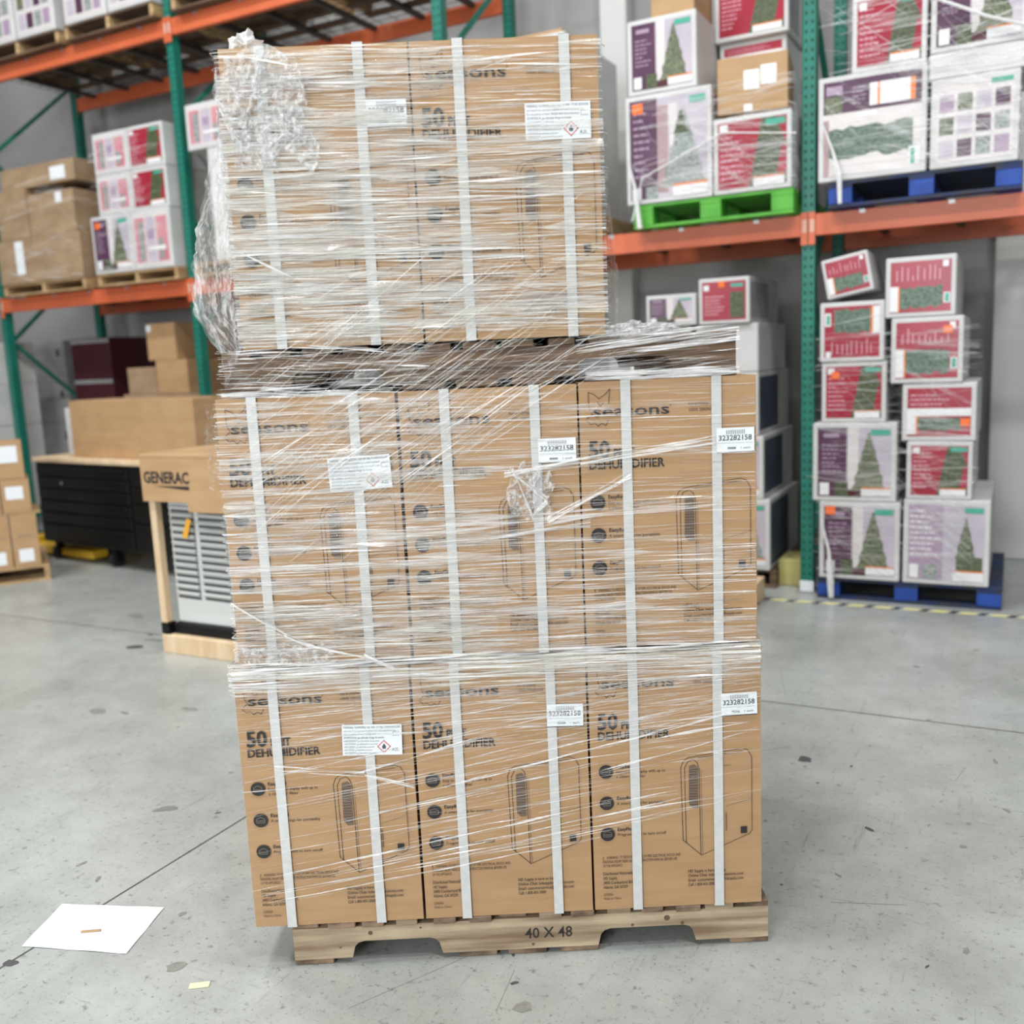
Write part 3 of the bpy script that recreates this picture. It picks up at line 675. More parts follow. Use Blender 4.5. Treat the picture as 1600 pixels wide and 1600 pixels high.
def patch(x0, x1, z0, z1, parent, m, seed, amp=0.010, off=0.008, edge=0.35, name='crumpled_patch'):
    def fn(u, v):
        r = noise.noise(Vector((u*3+seed, v*3, 0)))
        return ld(x0+(x1-x0)*u + (z1-z0)*0.25*r, -0.0195-off, z0+(z1-z0)*v + (z1-z0)*edge*noise.noise(Vector((u*4, v*2, seed)))), nrm
    crumple(None, name, parent, m, amp, seed, 34, 34, fn, 40)
patch(0.015, 0.19, 1.985, 2.215, upper, film_clump, 2.2, 0.012)
# short crossing ropes near the left edge of the top tier
Rp = Film(0.0, 0.858)
for (s0, z0, s1, z1, w) in ((0.02, 1.80, 0.14, 1.74, 0.007), (0.33, 1.83, 0.46, 1.795, 0.006), (0.45, 1.93, 0.86, 1.945, 0.007), (0.56, 2.19, 0.80, 2.205, 0.006), (0.56, 2.165, 0.66, 2.195, 0.006), (0.07, 2.215, 0.17, 2.195, 0.006)):
    Rp.mb = MB(True); Rp.ribbon(s0, z0, s1, z1, w, 0.013, film_heavy, rnd); Rp.mb.build('twisted_strand', upper)

Md = Film(-0.071, 1.199); Lw = Film(-0.085, 1.208)
def dm(s, z):
    v = 1.0
    if s < 0.05: v *= 1.0
    if s > 0.55 and z > 1.10: v *= 0.5
    if s > 0.8: v *= 0.75
    return v
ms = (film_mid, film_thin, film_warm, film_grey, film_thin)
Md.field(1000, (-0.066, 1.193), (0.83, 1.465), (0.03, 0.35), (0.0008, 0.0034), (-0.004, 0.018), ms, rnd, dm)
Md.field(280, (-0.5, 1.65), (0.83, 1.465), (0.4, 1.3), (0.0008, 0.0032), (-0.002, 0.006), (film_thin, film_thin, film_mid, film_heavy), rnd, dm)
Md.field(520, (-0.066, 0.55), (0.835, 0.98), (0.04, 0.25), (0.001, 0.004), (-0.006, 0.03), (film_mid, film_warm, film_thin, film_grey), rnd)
Md.field(60, (-0.06, 0.6), (0.84, 1.455), (0.15, 0.5), (0.010, 0.028), (0, 0.006), (film_veil,), rnd, None, (0.002, 0.004))
Md.field(60, (-0.4, 1.6), (0.83, 1.465), (0.5, 1.2), (0.010, 0.022), (-0.002, 0.004), (film_haze, film_thin), rnd, dm, (0.002, 0.004))
# the bright overlap between the tiers
Lw.field(150, (-0.3, 1.4), (0.768, 0.822), (0.1, 0.6), (0.002, 0.006), (0.012, 0.01), (film_heavy, film_mid, film_veil), rnd, None, (0.008, 0.016))
Lw.field(260, (-0.5, 1.65), (0.745, 0.832), (0.1, 0.9), (0.001, 0.006), (0.004, 0.01), (film_mid, film_thin, film_warm), rnd, None, (0.006, 0.016))
Lw.ribbon(-0.5, 0.806, 1.3, 0.822, 0.010, 0.010, film_veil, rnd, 40, taper=False); Lw.ribbon(-0.5, 0.792, 1.3, 0.800, 0.018, 0.012, film_veil, rnd, 40, taper=False)
Lw.ribbon(0.1, 0.782, 0.85, 0.776, 0.024, 0.013, film_veil, rnd, 30)
# bottom tier: dense at the top, then fewer and slanting folds
def db(s, z): return max(0.1, min(1.0, (z-0.50)/0.22))
Lw.field(520, (-0.08, 1.203), (0.50, 0.76), (0.05, 0.40), (0.0008, 0.0035), (0.06, 0.05), (film_thin, film_mid, film_thin), rnd, db)
for (s0, z0, s1, z1, w) in ((-0.08, 0.60, 1.20, 0.78, 0.005), (-0.08, 0.52, 0.9, 0.70, 0.004), (0.02, 0.46, 1.20, 0.66, 0.005), (0.1, 0.40, 0.80, 0.53, 0.006), (0.0, 0.335, 0.9, 0.47, 0.004),
                            (-0.02, 0.27, 0.83, 0.42, 0.005), (0.1, 0.262, 1.02, 0.425, 0.005), (0.82, 0.40, 1.09, 0.425, 0.006), (0.84, 0.42, 1.00, 0.44, 0.004), (-0.05, 0.215, 0.86, 0.355, 0.005),
                            (-0.05, 0.195, 0.8, 0.335, 0.004), (0.34, 0.285, 1.1, 0.41, 0.004), (0.40, 0.48, 1.2, 0.66, 0.005), (0.45, 0.55, 1.2, 0.70, 0.006), (0.78, 0.50, 1.2, 0.60, 0.005), (0.9, 0.575, 1.18, 0.625, 0.007),
                            (0.18, 0.535, 0.55, 0.62, 0.005), (0.3, 0.43, 0.55, 0.475, 0.004), (0.36, 0.36, 0.60, 0.40, 0.004)):
    for k in range(3): Lw.ribbon(s0+rnd.uniform(-.02, .02), z0+rnd.uniform(-.007, .007), s1, z1+rnd.uniform(-.007, .007), w*rnd.uniform(0.35, 0.9), rnd.uniform(0.005, 0.012), rnd.choice((film_mid, film_mid, film_thin)), rnd, 24)
Lw.field(70, (-0.08, 1.203), (0.22, 0.52), (0.1, 0.5), (0.0008, 0.0025), (0.16, 0.03), (film_thin, film_mid), rnd, lambda s, z: 0.9 if z > 0.25+s*0.13 else 0)
Lw.mb.build('film_folds', lower); Md.mb.build('film_folds', lower)
Tw = Film(-0.085, 1.208)
def twist(pts, w, m=film_heavy, copies=5, spread=0.006):
    Tw.mb = MB(True)
    for (a, b), (c, d) in zip(pts, pts[1:]):
        for k in range(copies): Tw.ribbon(a, b+rnd.uniform(-spread, spread), c, d+rnd.uniform(-spread, spread), w*rnd.uniform(0.5, 1), rnd.uniform(0.012, 0.02), m, rnd, taper=False)
    Tw.mb.build('twisted_strand', lower)
twist([(-0.07, 0.985), (0.05, 0.90), (0.12, 0.865)], 0.006); twist([(0.10, 0.875), (0.24, 0.835), (0.31, 0.805)], 0.006, film_mid)
twist([(0.60, 1.262), (0.78, 1.285), (1.10, 1.325)], 0.006, film_mid, 8, 0.012); twist([(0.62, 1.27), (0.70, 1.20), (0.66, 1.165)], 0.006, film_heavy, 6, 0.008)
twist([(0.62, 1.28), (0.665, 1.155)], 0.007, film_heavy, 6, 0.006); twist([(0.70, 1.155), (0.90, 1.255)], 0.006, film_mid, 5, 0.012); twist([(0.36, 1.135), (1.10, 1.175)], 0.008, film_thin, 6, 0.015)
twist([(0.56, 1.12), (0.80, 1.145)], 0.008, film_mid, 6, 0.012)
twist([(0.0, 0.56), (0.22, 0.532), (0.34, 0.50)], 0.005, film_mid, 5, 0.01)
patch(0.61, 0.71, 1.175, 1.275, lower, film_clump, 6.1, 0.008, 0.008, 0.5)
patch(-0.075, 0.17, 0.825, 0.875, lower, film_clump, 3.7, 0.007, 0.006, 0.4)
def fn_l2(u, v):
    return ld(-0.088 - 0.008*math.sin(math.pi*v), -0.0195+u*0.5, 1.25 + v*0.21), left
crumple(None, 'loose_side_sheet', lower, film_sheet, 0.014, 5.5, 24, 34, fn_l2, 44)

# ------------------------------------------------------------------ printed seasonal cartons on and under the rack
def jag_tree(cx, z0, z1, hw, rnd, steps=9):
    L, R_ = [], []
    for k in range(steps+1):
        t = k/steps; w = hw*(1-t)**0.9*(1.0 if k % 2 == 0 else 0.86); z = z0+(z1-z0)*t
        L.append((cx-w, z)); R_.append((cx+w, z))
    return L + R_[::-1]
def printed_box(x0, x1, z0, z1, y, d, kind, label, cat='box', group='boxed artificial trees and garlands', tilt=0.0, yaw=0.0, side=None, stk=None):
    rr = random.Random(int(abs(x0*1000)+z0*77)); w, h = x1-x0-0.004, z1-z0-0.003
    mb = MB(); mb.box(0, w, 0, d, 0, h, white_box, bev=min(0.006, w*0.05)); Y = -0.0008; b = 0.028*min(1, w/0.4)
    X0, X1, Z0, Z1 = b, w-b, b, h-b; iw, ih = X1-X0, Z1-Z0
    U_ = lambda u: X0+iw*u
    V_ = lambda v: Z0+ih*v
    def R2(u0, u1, v0, v1, m, k=1): mb.rect(U_(u0), U_(u1), V_(v0), V_(v1), Y-0.0006*k, m)
    def scrib(u0, u1, v0, v1, n, m, k=2):
        for i in range(n):
            v = v1-(v1-v0)*(i+0.5)/n; hh = (v1-v0)/n*0.32; ue = u0+(u1-u0)*rr.uniform(0.45, 1)
            u = u0
            while u < ue: q = min(u+rr.uniform(0.03, 0.09), ue); R2(u, q, v-hh/2, v+hh/2, m, k); u = q+0.015
    def garl(u0, u1, v0, v1, m):
        n = 12; top = [(U_(u0+(u1-u0)*i/n), V_(v1 - (v1-v0)*0.12*rr.random())) for i in range(n+1)]; bot = [(U_(u0+(u1-u0)*i/n), V_(v0 + (v1-v0)*0.16*rr.random())) for i in range(n+1)]
        for i in range(n): mb.poly([bot[i], bot[i+1], top[i+1], top[i]], Y-0.0012, m)
    if kind == 'tree_purple':
        R2(0, 1, 0, 1, lilac_p); R2(0, 0.40, 0, 1, purple_p, 2); R2(0.42, 0.56, 0.12, 1, cream_p, 2); scrib(0.06, 0.34, 0.34, 0.78, 7, mauve_p, 3); R2(0.08, 0.30, 0.86, 0.92, mauve_p, 3)
        mb.poly(jag_tree(U_(0.70), V_(0.10), V_(0.94), iw*0.24, rr), Y-0.0024, tree_p); R2(0.24, 0.42, 0.0, 0.22, tree_d, 3); R2(0.03, 0.16, 0.02, 0.2, white_p, 3)
        R2(0.60, 1.0, 0.02, 0.13, white_p, 5); R2(0.60, 1.0, 0.12, 0.14, orange_p, 6); R2(0.42, 0.6, 0.0, 0.1, maroon, 4); R2(0.72, 0.98, 0.89, 0.97, teal_p, 5)
    elif kind == 'tree_frost':
        R2(0, 1, 0, 1, lilac_p); R2(0, 0.36, 0, 1, purple_p, 2); R2(0.36, 0.50, 0.05, 0.92, taupe_p, 2); R2(0.52, 0.62, 0.5, 0.92, cream_p, 2); scrib(0.05, 0.30, 0.2, 0.9, 10, mauve_p, 3)
        mb.poly(jag_tree(U_(0.70), V_(0.10), V_(0.88), iw*0.30, rr), Y-0.0024, frost_p); mb.poly(jag_tree(U_(0.67), V_(0.62), V_(0.86), iw*0.1, rr, 5), Y-0.003, tree_d)
        R2(0.56, 1, 0.0, 0.10, white_p, 5); R2(0.56, 1, 0.10, 0.125, orange_p, 5); R2(0.2, 0.36, 0, 0.12, frost_p, 3); R2(0.02, 0.14, 0.0, 0.12, white_p, 3); R2(0.78, 0.98, 0.90, 0.97, teal_p, 5)
    elif kind == 'tree_red':
        R2(0, 1, 0, 1, red_p); mb.poly([(U_(0.46), V_(0)), (U_(1), V_(0)), (U_(1), V_(0.55)), (U_(0.84), V_(1)), (U_(0.64), V_(1))], Y-0.0012, tree_d)
        mb.poly([(U_(0.86), V_(0.16)), (U_(1), V_(0.16)), (U_(1), V_(0.55)), (U_(0.93), V_(0.60))], Y-0.0018, red_p)
        scrib(0.04, 0.40, 0.12, 0.9, 9, pink_p, 3); R2(0.70, 0.98, 0.88, 0.97, teal_p, 4); R2(0.52, 0.97, 0.0, 0.12, white_p, 4); R2(0.52, 0.97, 0.12, 0.145, orange_p, 4); R2(0.03, 0.15, 0.86, 0.97, white_p, 4)
    elif kind == 'garland_red':
        R2(0, 1, 0, 1, red_p); garl(0.16, 0.86, 0.06, 0.52, garl_p)
        for k in range(9): u = 0.08+0.09*k+0.03*rr.random(); R2(u, u+0.018, 0.62, 0.72+0.2*rr.random(), pink_p, 2)
        R2(0.0, 0.13, 0.02, 0.52, white_p, 3); R2(0.13, 0.16, 0.02, 0.52, orange_p, 3); R2(0.88, 0.99, 0.16, 0.36, white_p, 3); R2(0.9, 0.97, 0.18, 0.34, teal_p, 4); R2(0.86, 0.95, 0.86, 0.98, white_p, 3)
    elif kind == 'garland_red_flipped':
        R2(0, 1, 0, 1, red_p); garl(0.18, 0.84, 0.45, 0.96, garl_p)
        for k in range(9): u = 0.12+0.09*k+0.03*rr.random(); R2(u, u+0.018, 0.06, 0.14+0.22*rr.random(), pink_p, 2)
        R2(0.88, 1.0, 0.46, 0.98, white_p, 3); R2(0.84, 0.88, 0.46, 0.98, orange_p, 3); R2(0.01, 0.12, 0.62, 0.88, white_p, 3); R2(0.04, 0.10, 0.66, 0.84, teal_p, 4); R2(0.03, 0.12, 0.0, 0.12, white_p, 3)
    elif kind == 'garland_purple':
        R2(0, 1, 0, 1, cream_p); R2(0, 1, 0.66, 1, purple_p, 2); garl(0.06, 0.92, 0.16, 0.52, garl_p); R2(0.02, 0.2, 0.66, 0.84, tree_p, 3); R2(0.03, 0.2, 0.86, 0.95, mauve_p, 3)
        R2(0.48, 0.94, 0.70, 0.93, white_p, 3); R2(0.56, 0.585, 0.70, 0.93, orange_p, 4); R2(0.89, 0.94, 0.70, 0.93, orange_p, 4); R2(0.0, 0.06, 0.0, 0.6, taupe_p, 2); R2(0.88, 0.99, 0.03, 0.22, white_p, 3); R2(0.9, 0.94, 0.04, 0.2, teal_p, 4)
        scrib(0.3, 0.46, 0.72, 0.92, 5, mauve_p, 3); R2(0.35, 0.55, 0.6, 0.64, white_p, 3)
    elif kind == 'multi':
        R2(0, 1, 0, 1, cream_p)
        for i in range(4):
            for j in range(3): R2(0.04+0.24*i, 0.04+0.24*i+0.19, 0.06+0.29*j, 0.06+0.29*j+0.22, (lilac_p, mauve_p, purple_p, tree_p, frost_p)[(i*2+j*3) % 5], 2)
        R2(0.70, 0.98, 0.93, 0.99, teal_p, 3)
    elif kind == 'scene_white':
        R2(0, 1, 0, 1, lilac_p); R2(0, 0.46, 0, 1, mauve_p, 2); scrib(0.02, 0.44, 0.3, 0.95, 9, white_p, 3)  # bluish film glare put into paler print colours
        mb.poly(jag_tree(U_(0.76), V_(0.3), V_(0.85), iw*0.14, rr, 7), Y-0.0024, tree_p); R2(0.64, 0.98, 0.14, 0.32, tree_d, 3); R2(0.2, 0.4, 0.02, 0.2, frost_p, 4); R2(0.02, 0.14, 0.02, 0.2, white_p, 4)
        R2(0.60, 1.0, 0.0, 0.12, white_p, 5); R2(0.60, 1.0, 0.12, 0.14, orange_p, 6); R2(0.74, 0.98, 0.90, 0.97, teal_p, 5)
    elif kind == 'collage':
        R2(0.0, 1, 0, 1, cream_p); R2(0.03, 0.32, 0.06, 0.92, faded_red, 2); R2(0.14, 0.29, 0.10, 0.84, frost_p, 3); R2(0.36, 0.62, 0.06, 0.92, lilac_p, 2); R2(0.4, 0.58, 0.5, 0.7, mauve_p, 3); R2(0.66, 0.98, 0.06, 0.92, faded_red, 2); R2(0.70, 0.84, 0.1, 0.5, frost_p, 3); R2(0.4, 0.9, 0.28, 0.36, white_p, 4)
    elif kind == 'red_small':
        R2(0, 1, 0, 1, red_p); R2(0.64, 0.96, 0.05, 0.72, tree_d, 2); scrib(0.06, 0.58, 0.12, 0.66, 6, pink_p, 2); R2(0.04, 0.16, 0.78, 0.92, white_p, 3); R2(0.66, 0.94, 0.84, 0.93, teal_p, 3)
    elif kind == 'garland_band':
        R2(0, 1, 0, 1, red_p); garl(0.16, 0.84, 0.10, 0.40, garl_p); R2(0, 0.14, 0.04, 0.42, white_p, 3); R2(0.14, 0.17, 0.04, 0.42, orange_p, 3); R2(0.0, 1.0, 0.42, 0.58, white_p, 3); scrib(0.05, 0.8, 0.62, 0.9, 3, pink_p, 3)  # white band across the print stands in for film glare
    if stk: mb.rect(U_(stk[0]), U_(stk[0])+0.05*w/0.4, V_(stk[1])-0.045*w/0.4, V_(stk[1]), Y-0.0046, sticker)
    if side:
        e = w+0.0008
        mb.add([(e, 0.03, 0.03), (e, d*0.62, 0.03), (e, d*0.62, h-0.03), (e, 0.03, h-0.03)], [(0, 1, 2, 3)], grey_side if side == 'g' else side)
    o = mb.build('seasonal_box'); o.location = (x0, y, z0+0.0015); o.rotation_euler = (0, -tilt, yaw)
    return tag(o, label, cat, group)
def cardboard(x0, x1, y0, y1, z0, z1, label, m=None, tape=True, yaw=0.0, lab=None, group=None, name='cardboard_box', tilt=0.0):
    m = m or kraft_b; w, d, h = x1-x0, y1-y0, z1-z0
    mb = MB(); mb.box(0, w, 0, d, 0, h, m, bev=0.004)
    if tape:
        tp = mat('packing_tape', rgb(196, 172, 136), 0.3)
        mb.box(0.0, w, d/2-0.025, d/2+0.025, h, h+0.0006, tp); mb.rect(w/2-0.001, w/2+0.001, h*0.0, h, -0.0006, kraft_d)
    o = mb.build(name); o.location = (x0, y0, z0+0.001); o.rotation_euler = (0, -tilt, yaw)
    if lab:
        for (lx0, lx1, lz0, lz1) in lab:
            b2 = MB(); b2.box(w*lx0, w*lx1, -0.0018, -0.0008, h*lz0, h*lz1, label_m); b2.build('paper_label', o)
    return tag(o, label, 'cardboard box', group)

# lower shelf, bay with the green pallet
zs = ZT[0] + 0.0085
block_pallet((-2.185, 5.95, zs), 0.99, 1.02, 0.142, green_pl, 'bright green painted pallet on the lower shelf', group=None)
zg = zs + 0.142
printed_box(-2.22, -1.67, zg, 3.098, 5.94, 0.95, 'tree_frost', 'tree box with frosted tree and orange sticker, bottom left on the green pallet', stk=(0.04, 0.97))
printed_box(-1.665, -1.20, zg, 2.89, 5.94, 0.95, 'tree_red', 'red tree box with slanted fir picture, bottom right on the green pallet')
printed_box(-2.20, -1.76, 3.101, 3.54, 5.95, 0.9, 'tree_purple', 'purple and white tree box on top of the frosted tree box')
cardboard(-1.64, -1.235, 5.95, 6.35, 2.91, 3.225, 'battered open kraft box with two white labels on the red tree box', lab=((0.38, 0.6, 0.40, 0.74), (0.62, 0.84, 0.46, 0.8), (0.38, 0.5, 0.02, 0.14)), tilt=-0.0, yaw=0.12)
printed_box(-1.66, -1.30, 2.892, 3.25, 6.42, 0.4, 'red_small', 'red printed box half hidden behind the battered kraft box')
printed_box(-1.74, -1.32, 3.25, 3.43, 6.38, 0.42, 'garland_band', 'low printed box second from the top above the battered kraft box')
printed_box(-1.76, -1.30, 3.43, 3.78, 6.34, 0.5, 'tree_red', 'red tree box topmost of its stack above the battered kraft box', side=grey_c)
cardboard(-2.06, -1.79, 6.0, 6.4, 3.541, 3.75, 'kraft box on top of the purple and white tree box')
# tape rope hanging from the green pallet
mb = MB(); mb.tube([(-1.17, 5.90, 2.74), (-1.6, 5.895, 2.80), (-2.1, 5.89, 2.60), (-2.17, 5.885, 2.35)], 0.005, film_heavy, 6)
tag(mb.build('film_strand'), 'thin film strand tied round the boxes above the green pallet', 'stretch film')
mb = MB(); mb.tube([(-2.2, 5.90, 2.75), (-2.15, 5.89, 2.55), (-2.12, 5.885, 2.30)], [0.003, 0.01, 0.018], film_heavy, 6)
tag(mb.build('film_strand'), 'white film tail hanging from the left corner of the green pallet', 'stretch film')
# lower shelf, bay with the upper blue pallet
block_pallet((-1.0, 5.95, zs), 0.99, 1.02, 0.142, blue_pl, 'blue painted pallet up on the lower shelf', blue_dk)
printed_box(-1.055, -0.48, zg, 3.02, 5.94, 0.6, 'garland_purple', 'garland box with purple top band, left on the upper blue pallet')
printed_box(-0.465, -0.03, zg, 2.915, 5.94, 0.6, 'multi', 'white box printed with a grid of small pictures on the upper blue pallet')
printed_box(-0.88, -0.49, 3.02, 3.42, 5.96, 0.6, 'tree_red', 'red tree box under film on top of the garland box')
printed_box(-0.48, 0.0, 2.915, 3.05, 5.95, 0.6, 'blank', 'blank white film-covered box on top of the picture grid box')
printed_box(-0.475, -0.01, 3.05, 3.55, 5.95, 0.6, 'tree_purple', 'purple and silver tree box at the top right corner above the picture grid box')
mb = MB(); mb.tube([(-0.47, 5.91, 3.33), (-0.2, 5.90, 3.18), (0.0, 5.91, 3.1)], 0.009, film_heavy, 6)
tag(mb.build('film_strand'), 'thin white film strand slanting over the top right picture boxes', 'stretch film')
mb = MB(); mb.tube([(-1.04, 5.90, 2.80), (-0.97, 5.895, 2.62), (-0.93, 5.89, 2.48), (-0.925, 5.89, 2.32)], [0.004, 0.008, 0.016, 0.012], film_heavy, 6)
tag(mb.build('film_strand'), 'twisted white strand of film hanging over the blue pallet corner on the shelf', 'stretch film')
# floor stack on the lower blue pallet
block_pallet((-1.045, 5.95, 0), 1.01, 1.02, 0.130, blue_pl, 'blue painted pallet on the floor by the green upright', blue_dk)
zf = 0.130
G = printed_box
G(-1.035, -0.575, zf, 0.605, 5.94, 0.9, 'tree_purple', 'purple tree box with an orange sticker, lowest left on the floor pallet', stk=(0.02, 1.0))
G(-1.075, -0.60, 0.605, 1.075, 5.94, 0.9, 'tree_purple', 'purple tree box with no sticker, second from the floor at the left')
G(-1.03, -0.665, 1.075, 1.43, 5.96, 0.7, 'tree_red', 'red tree box with an orange sticker, third up in the left stack', stk=(0.10, 0.90))
G(-1.04, -0.68, 1.43, 1.775, 5.95, 0.7, 'garland_red_flipped', 'red garland box standing upside down, fourth up in the left stack')
G(-1.0, -0.735, 1.79, 2.02, 5.96, 0.5, 'garland_red', 'tilted small red garland box on top of the left floor stack', tilt=0.18)
G(-0.56, -0.10, zf, 0.63, 5.94, 0.9, 'scene_white', 'pale tree box with bluish film glare, lowest right on the floor pallet')
G(-0.55, -0.20, 0.63, 0.965, 5.94, 0.8, 'tree_red', 'red tree box, second from the floor in the right stack')
G(-0.58, -0.19, 0.965, 1.295, 5.95, 0.8, 'garland_band', 'red garland box with a white glare band, third up in the right stack', stk=(0.84, 0.36))
G(-0.645, -0.265, 1.295, 1.665, 5.94, 0.75, 'garland_red', 'red garland box with a white paper label, second from the top of the right stack', stk=(0.76, 0.92))
G(-0.68, -0.31, 1.665, 2.0, 5.94, 0.75, 'garland_red', 'red garland box with a white corner label, topmost of the right floor stack')
mb = MB(); mb.tube([(-1.02, 5.91, 0.5), (-0.97, 5.90, 0.3), (-0.96, 5.90, 0.12), (-0.955, 5.90, 0.02)], [0.004, 0.010, 0.022, 0.016], film_heavy, 6)
tag(mb.build('film_strand'), 'torn tail of white film hanging in front of the floor pallet', 'stretch film')
# floor stack in the bay behind the load
end_pallet((-2.32, 6.10, 0), 0.99, 1.0, 0.115, 'dark wooden pallet on the floor under the boxes behind the load', mS=wood_br, mD=wood_br, group=None)
zk = 0.1165
G(-1.77, -1.36, zk, 0.58, 6.08, 0.9, 'tree_frost', 'tree box lowest in the stack just right of the wrapped load', side='g')
G(-1.78, -1.40, 0.58, 0.985, 6.08, 0.9, 'tree_frost', 'tree box second from the floor just right of the wrapped load', side='g')
G(-1.80, -1.43, 0.985, 1.385, 6.08, 0.9, 'blank', 'box with bluish printed side, third up beside the wrapped load', side='g')
G(-1.83, -1.43, 1.385, 1.69, 6.08, 0.8, 'blank', 'plain white box below the small red box behind the load')
G(-1.80, -1.475, 1.69, 1.975, 6.05, 0.8, 'red_small', 'small red printed box with orange sticker above the bare end of the brown pallet', side=grey_c, stk=(0.38, 1.0))
G(-2.28, -1.86, zk, 0.6, 6.08, 0.9, 'blank', 'white box hidden low behind the wrapped load', group='boxes hidden behind the load')
G(-2.28, -1.86, 0.6, 1.15, 6.08, 0.9, 'blank', 'white box hidden low behind the wrapped load', group='boxes hidden behind the load')
G(-2.28, -1.86, 1.15, 1.695, 6.08, 0.9, 'blank', 'white box hidden low behind the wrapped load', group='boxes hidden behind the load')
G(-2.15, -1.815, 1.695, 1.895, 6.05, 0.6, 'tree_purple', 'low white and purple box peeping over the wrapped load')
cardboard(-1.335, -1.19, 6.2, 6.5, 0.0, 0.17, 'small yellowish carton on the floor beside the green upright foot', mat('yellowish_board', rgb(196, 188, 120), 0.6), tape=False)
# wrapped stack seen over the top of the load
end_pallet((-3.40, 5.98, zs), 0.98, 1.0, 0.12, 'wooden pallet on the lower shelf hidden behind the top tier', group=None)
printed_box(-3.40, -2.62, zs+0.12, 3.58, 5.97, 0.9, 'collage', 'tall white film-covered box whose top shows above the load', group=None)
cardboard(-3.12, -2.68, 6.05, 6.5, 3.582, 3.625, 'flat kraft tray on top of the tall white box', tape=False)
# left end of the lower shelf
end_pallet((-8.42, 5.97, zs), 1.12, 1.0, 0.10, 'wooden pallet under the aged kraft cartons at the left')
zl = zs + 0.1015
gk = 'aged kraft cartons on the left shelf pallet'
cardboard(-8.42, -7.30, 5.96, 6.9, zl, 2.80, 'wide aged kraft carton lowest on the left shelf pallet', kraft_d, lab=((0.22, 0.32, 0.2, 0.95),), group=gk)
cardboard(-8.36, -7.95, 5.96, 6.8, 2.802, 3.235, 'aged kraft carton second up, left of the bulging one', kraft_d, group=gk)
cardboard(-7.94, -7.34, 5.97, 6.8, 2.802, 3.17, 'aged kraft carton with a small white tag in the middle of the left stack', kraft_d, lab=((0.62, 0.76, 0.72, 0.96),), group=gk)
cardboard(-8.28, -7.30, 5.98, 6.8, 3.237, 3.42, 'long flat kraft carton with a white label topmost of the left stack', kraft_d, lab=((0.68, 0.88, 0.15, 0.75),), group=gk)
end_pallet((-7.14, 5.97, zs), 0.96, 1.0, 0.10, 'wooden pallet under the red and white collage boxes')
printed_box(-7.14, -6.66, zl, 2.89, 5.96, 0.9, 'tree_purple', 'purple picture box at the lower left of the red and white stack', stk=(0.06, 0.95))
printed_box(-6.655, -6.20, zl, 2.89, 5.96, 0.9, 'collage', 'red and white box at the lower right of the collage stack')
printed_box(-7.03, -6.62, 2.89, 3.22, 5.97, 0.9, 'collage', 'red and white box, middle row left of the collage stack')
printed_box(-6.615, -6.20, 2.89, 3.22, 5.97, 0.9, 'tree_red', 'red and white box, middle row right of the collage stack')
printed_box(-7.03, -6.62, 3.22, 3.56, 5.97, 0.9, 'collage', 'red and white box, top row left of the collage stack')
printed_box(-6.615, -6.20, 3.22, 3.56, 5.97, 0.9, 'tree_red', 'red and white box, top row right of the collage stack')
end_pallet((-5.98, 5.97, zs), 1.0, 1.0, 0.10, 'wooden pallet on the shelf seen through the loose film', group=None)
printed_box(-5.74, -5.30, zl, 3.28, 5.97, 0.9, 'blank', 'tall grey box on the shelf seen through the loose film', group=None)
printed_box(-5.94, -5.50, 3.281, 3.63, 5.97, 0.8, 'collage', 'small red and white box between the green upright and the load', group=None)
# upper shelf
zu = ZT[1] + 0.0085
end_pallet((-8.38, 5.97, zu), 1.08, 1.0, 0.12, 'left wooden pallet on the upper shelf', mD=wood_br); end_pallet((-7.22, 5.97, zu), 1.04, 1.0, 0.12, 'wooden pallet on the upper shelf beside the green upright', mD=wood_br)  # brown decks put the dark of the shelf underside into the wood colour
end_pallet((-5.98, 5.97, zu), 1.04, 1.0, 0.12, 'wooden pallet on the upper shelf above the wrapped load', mD=wood_br)
end_pallet((-4.80, 5.97, zu), 1.04, 1.0, 0.12, 'second wooden pallet on the upper shelf above the wrapped load', mD=wood_br)
zv = zu + 0.1215
for x0, x1, l in ((-8.36, -7.84, 'film-wrapped grey and white box at the top left corner'), (-7.82, -7.32, 'film-wrapped grey and white box second from the left on the upper shelf'), (-7.20, -6.70, 'film-wrapped grey and white box third from the left on the upper shelf'), (-6.68, -6.20, 'film-wrapped box on the upper shelf touching the green upright')):
    printed_box(x0, x1, zv, zv+0.62, 5.97, 0.9, 'multi', l, group='wrapped boxes on the upper shelf')
printed_box(-5.96, -5.2, zv, zv+0.5, 5.97, 0.9, 'collage', 'red and white box on the upper shelf right of the green upright', group='wrapped boxes on the upper shelf')

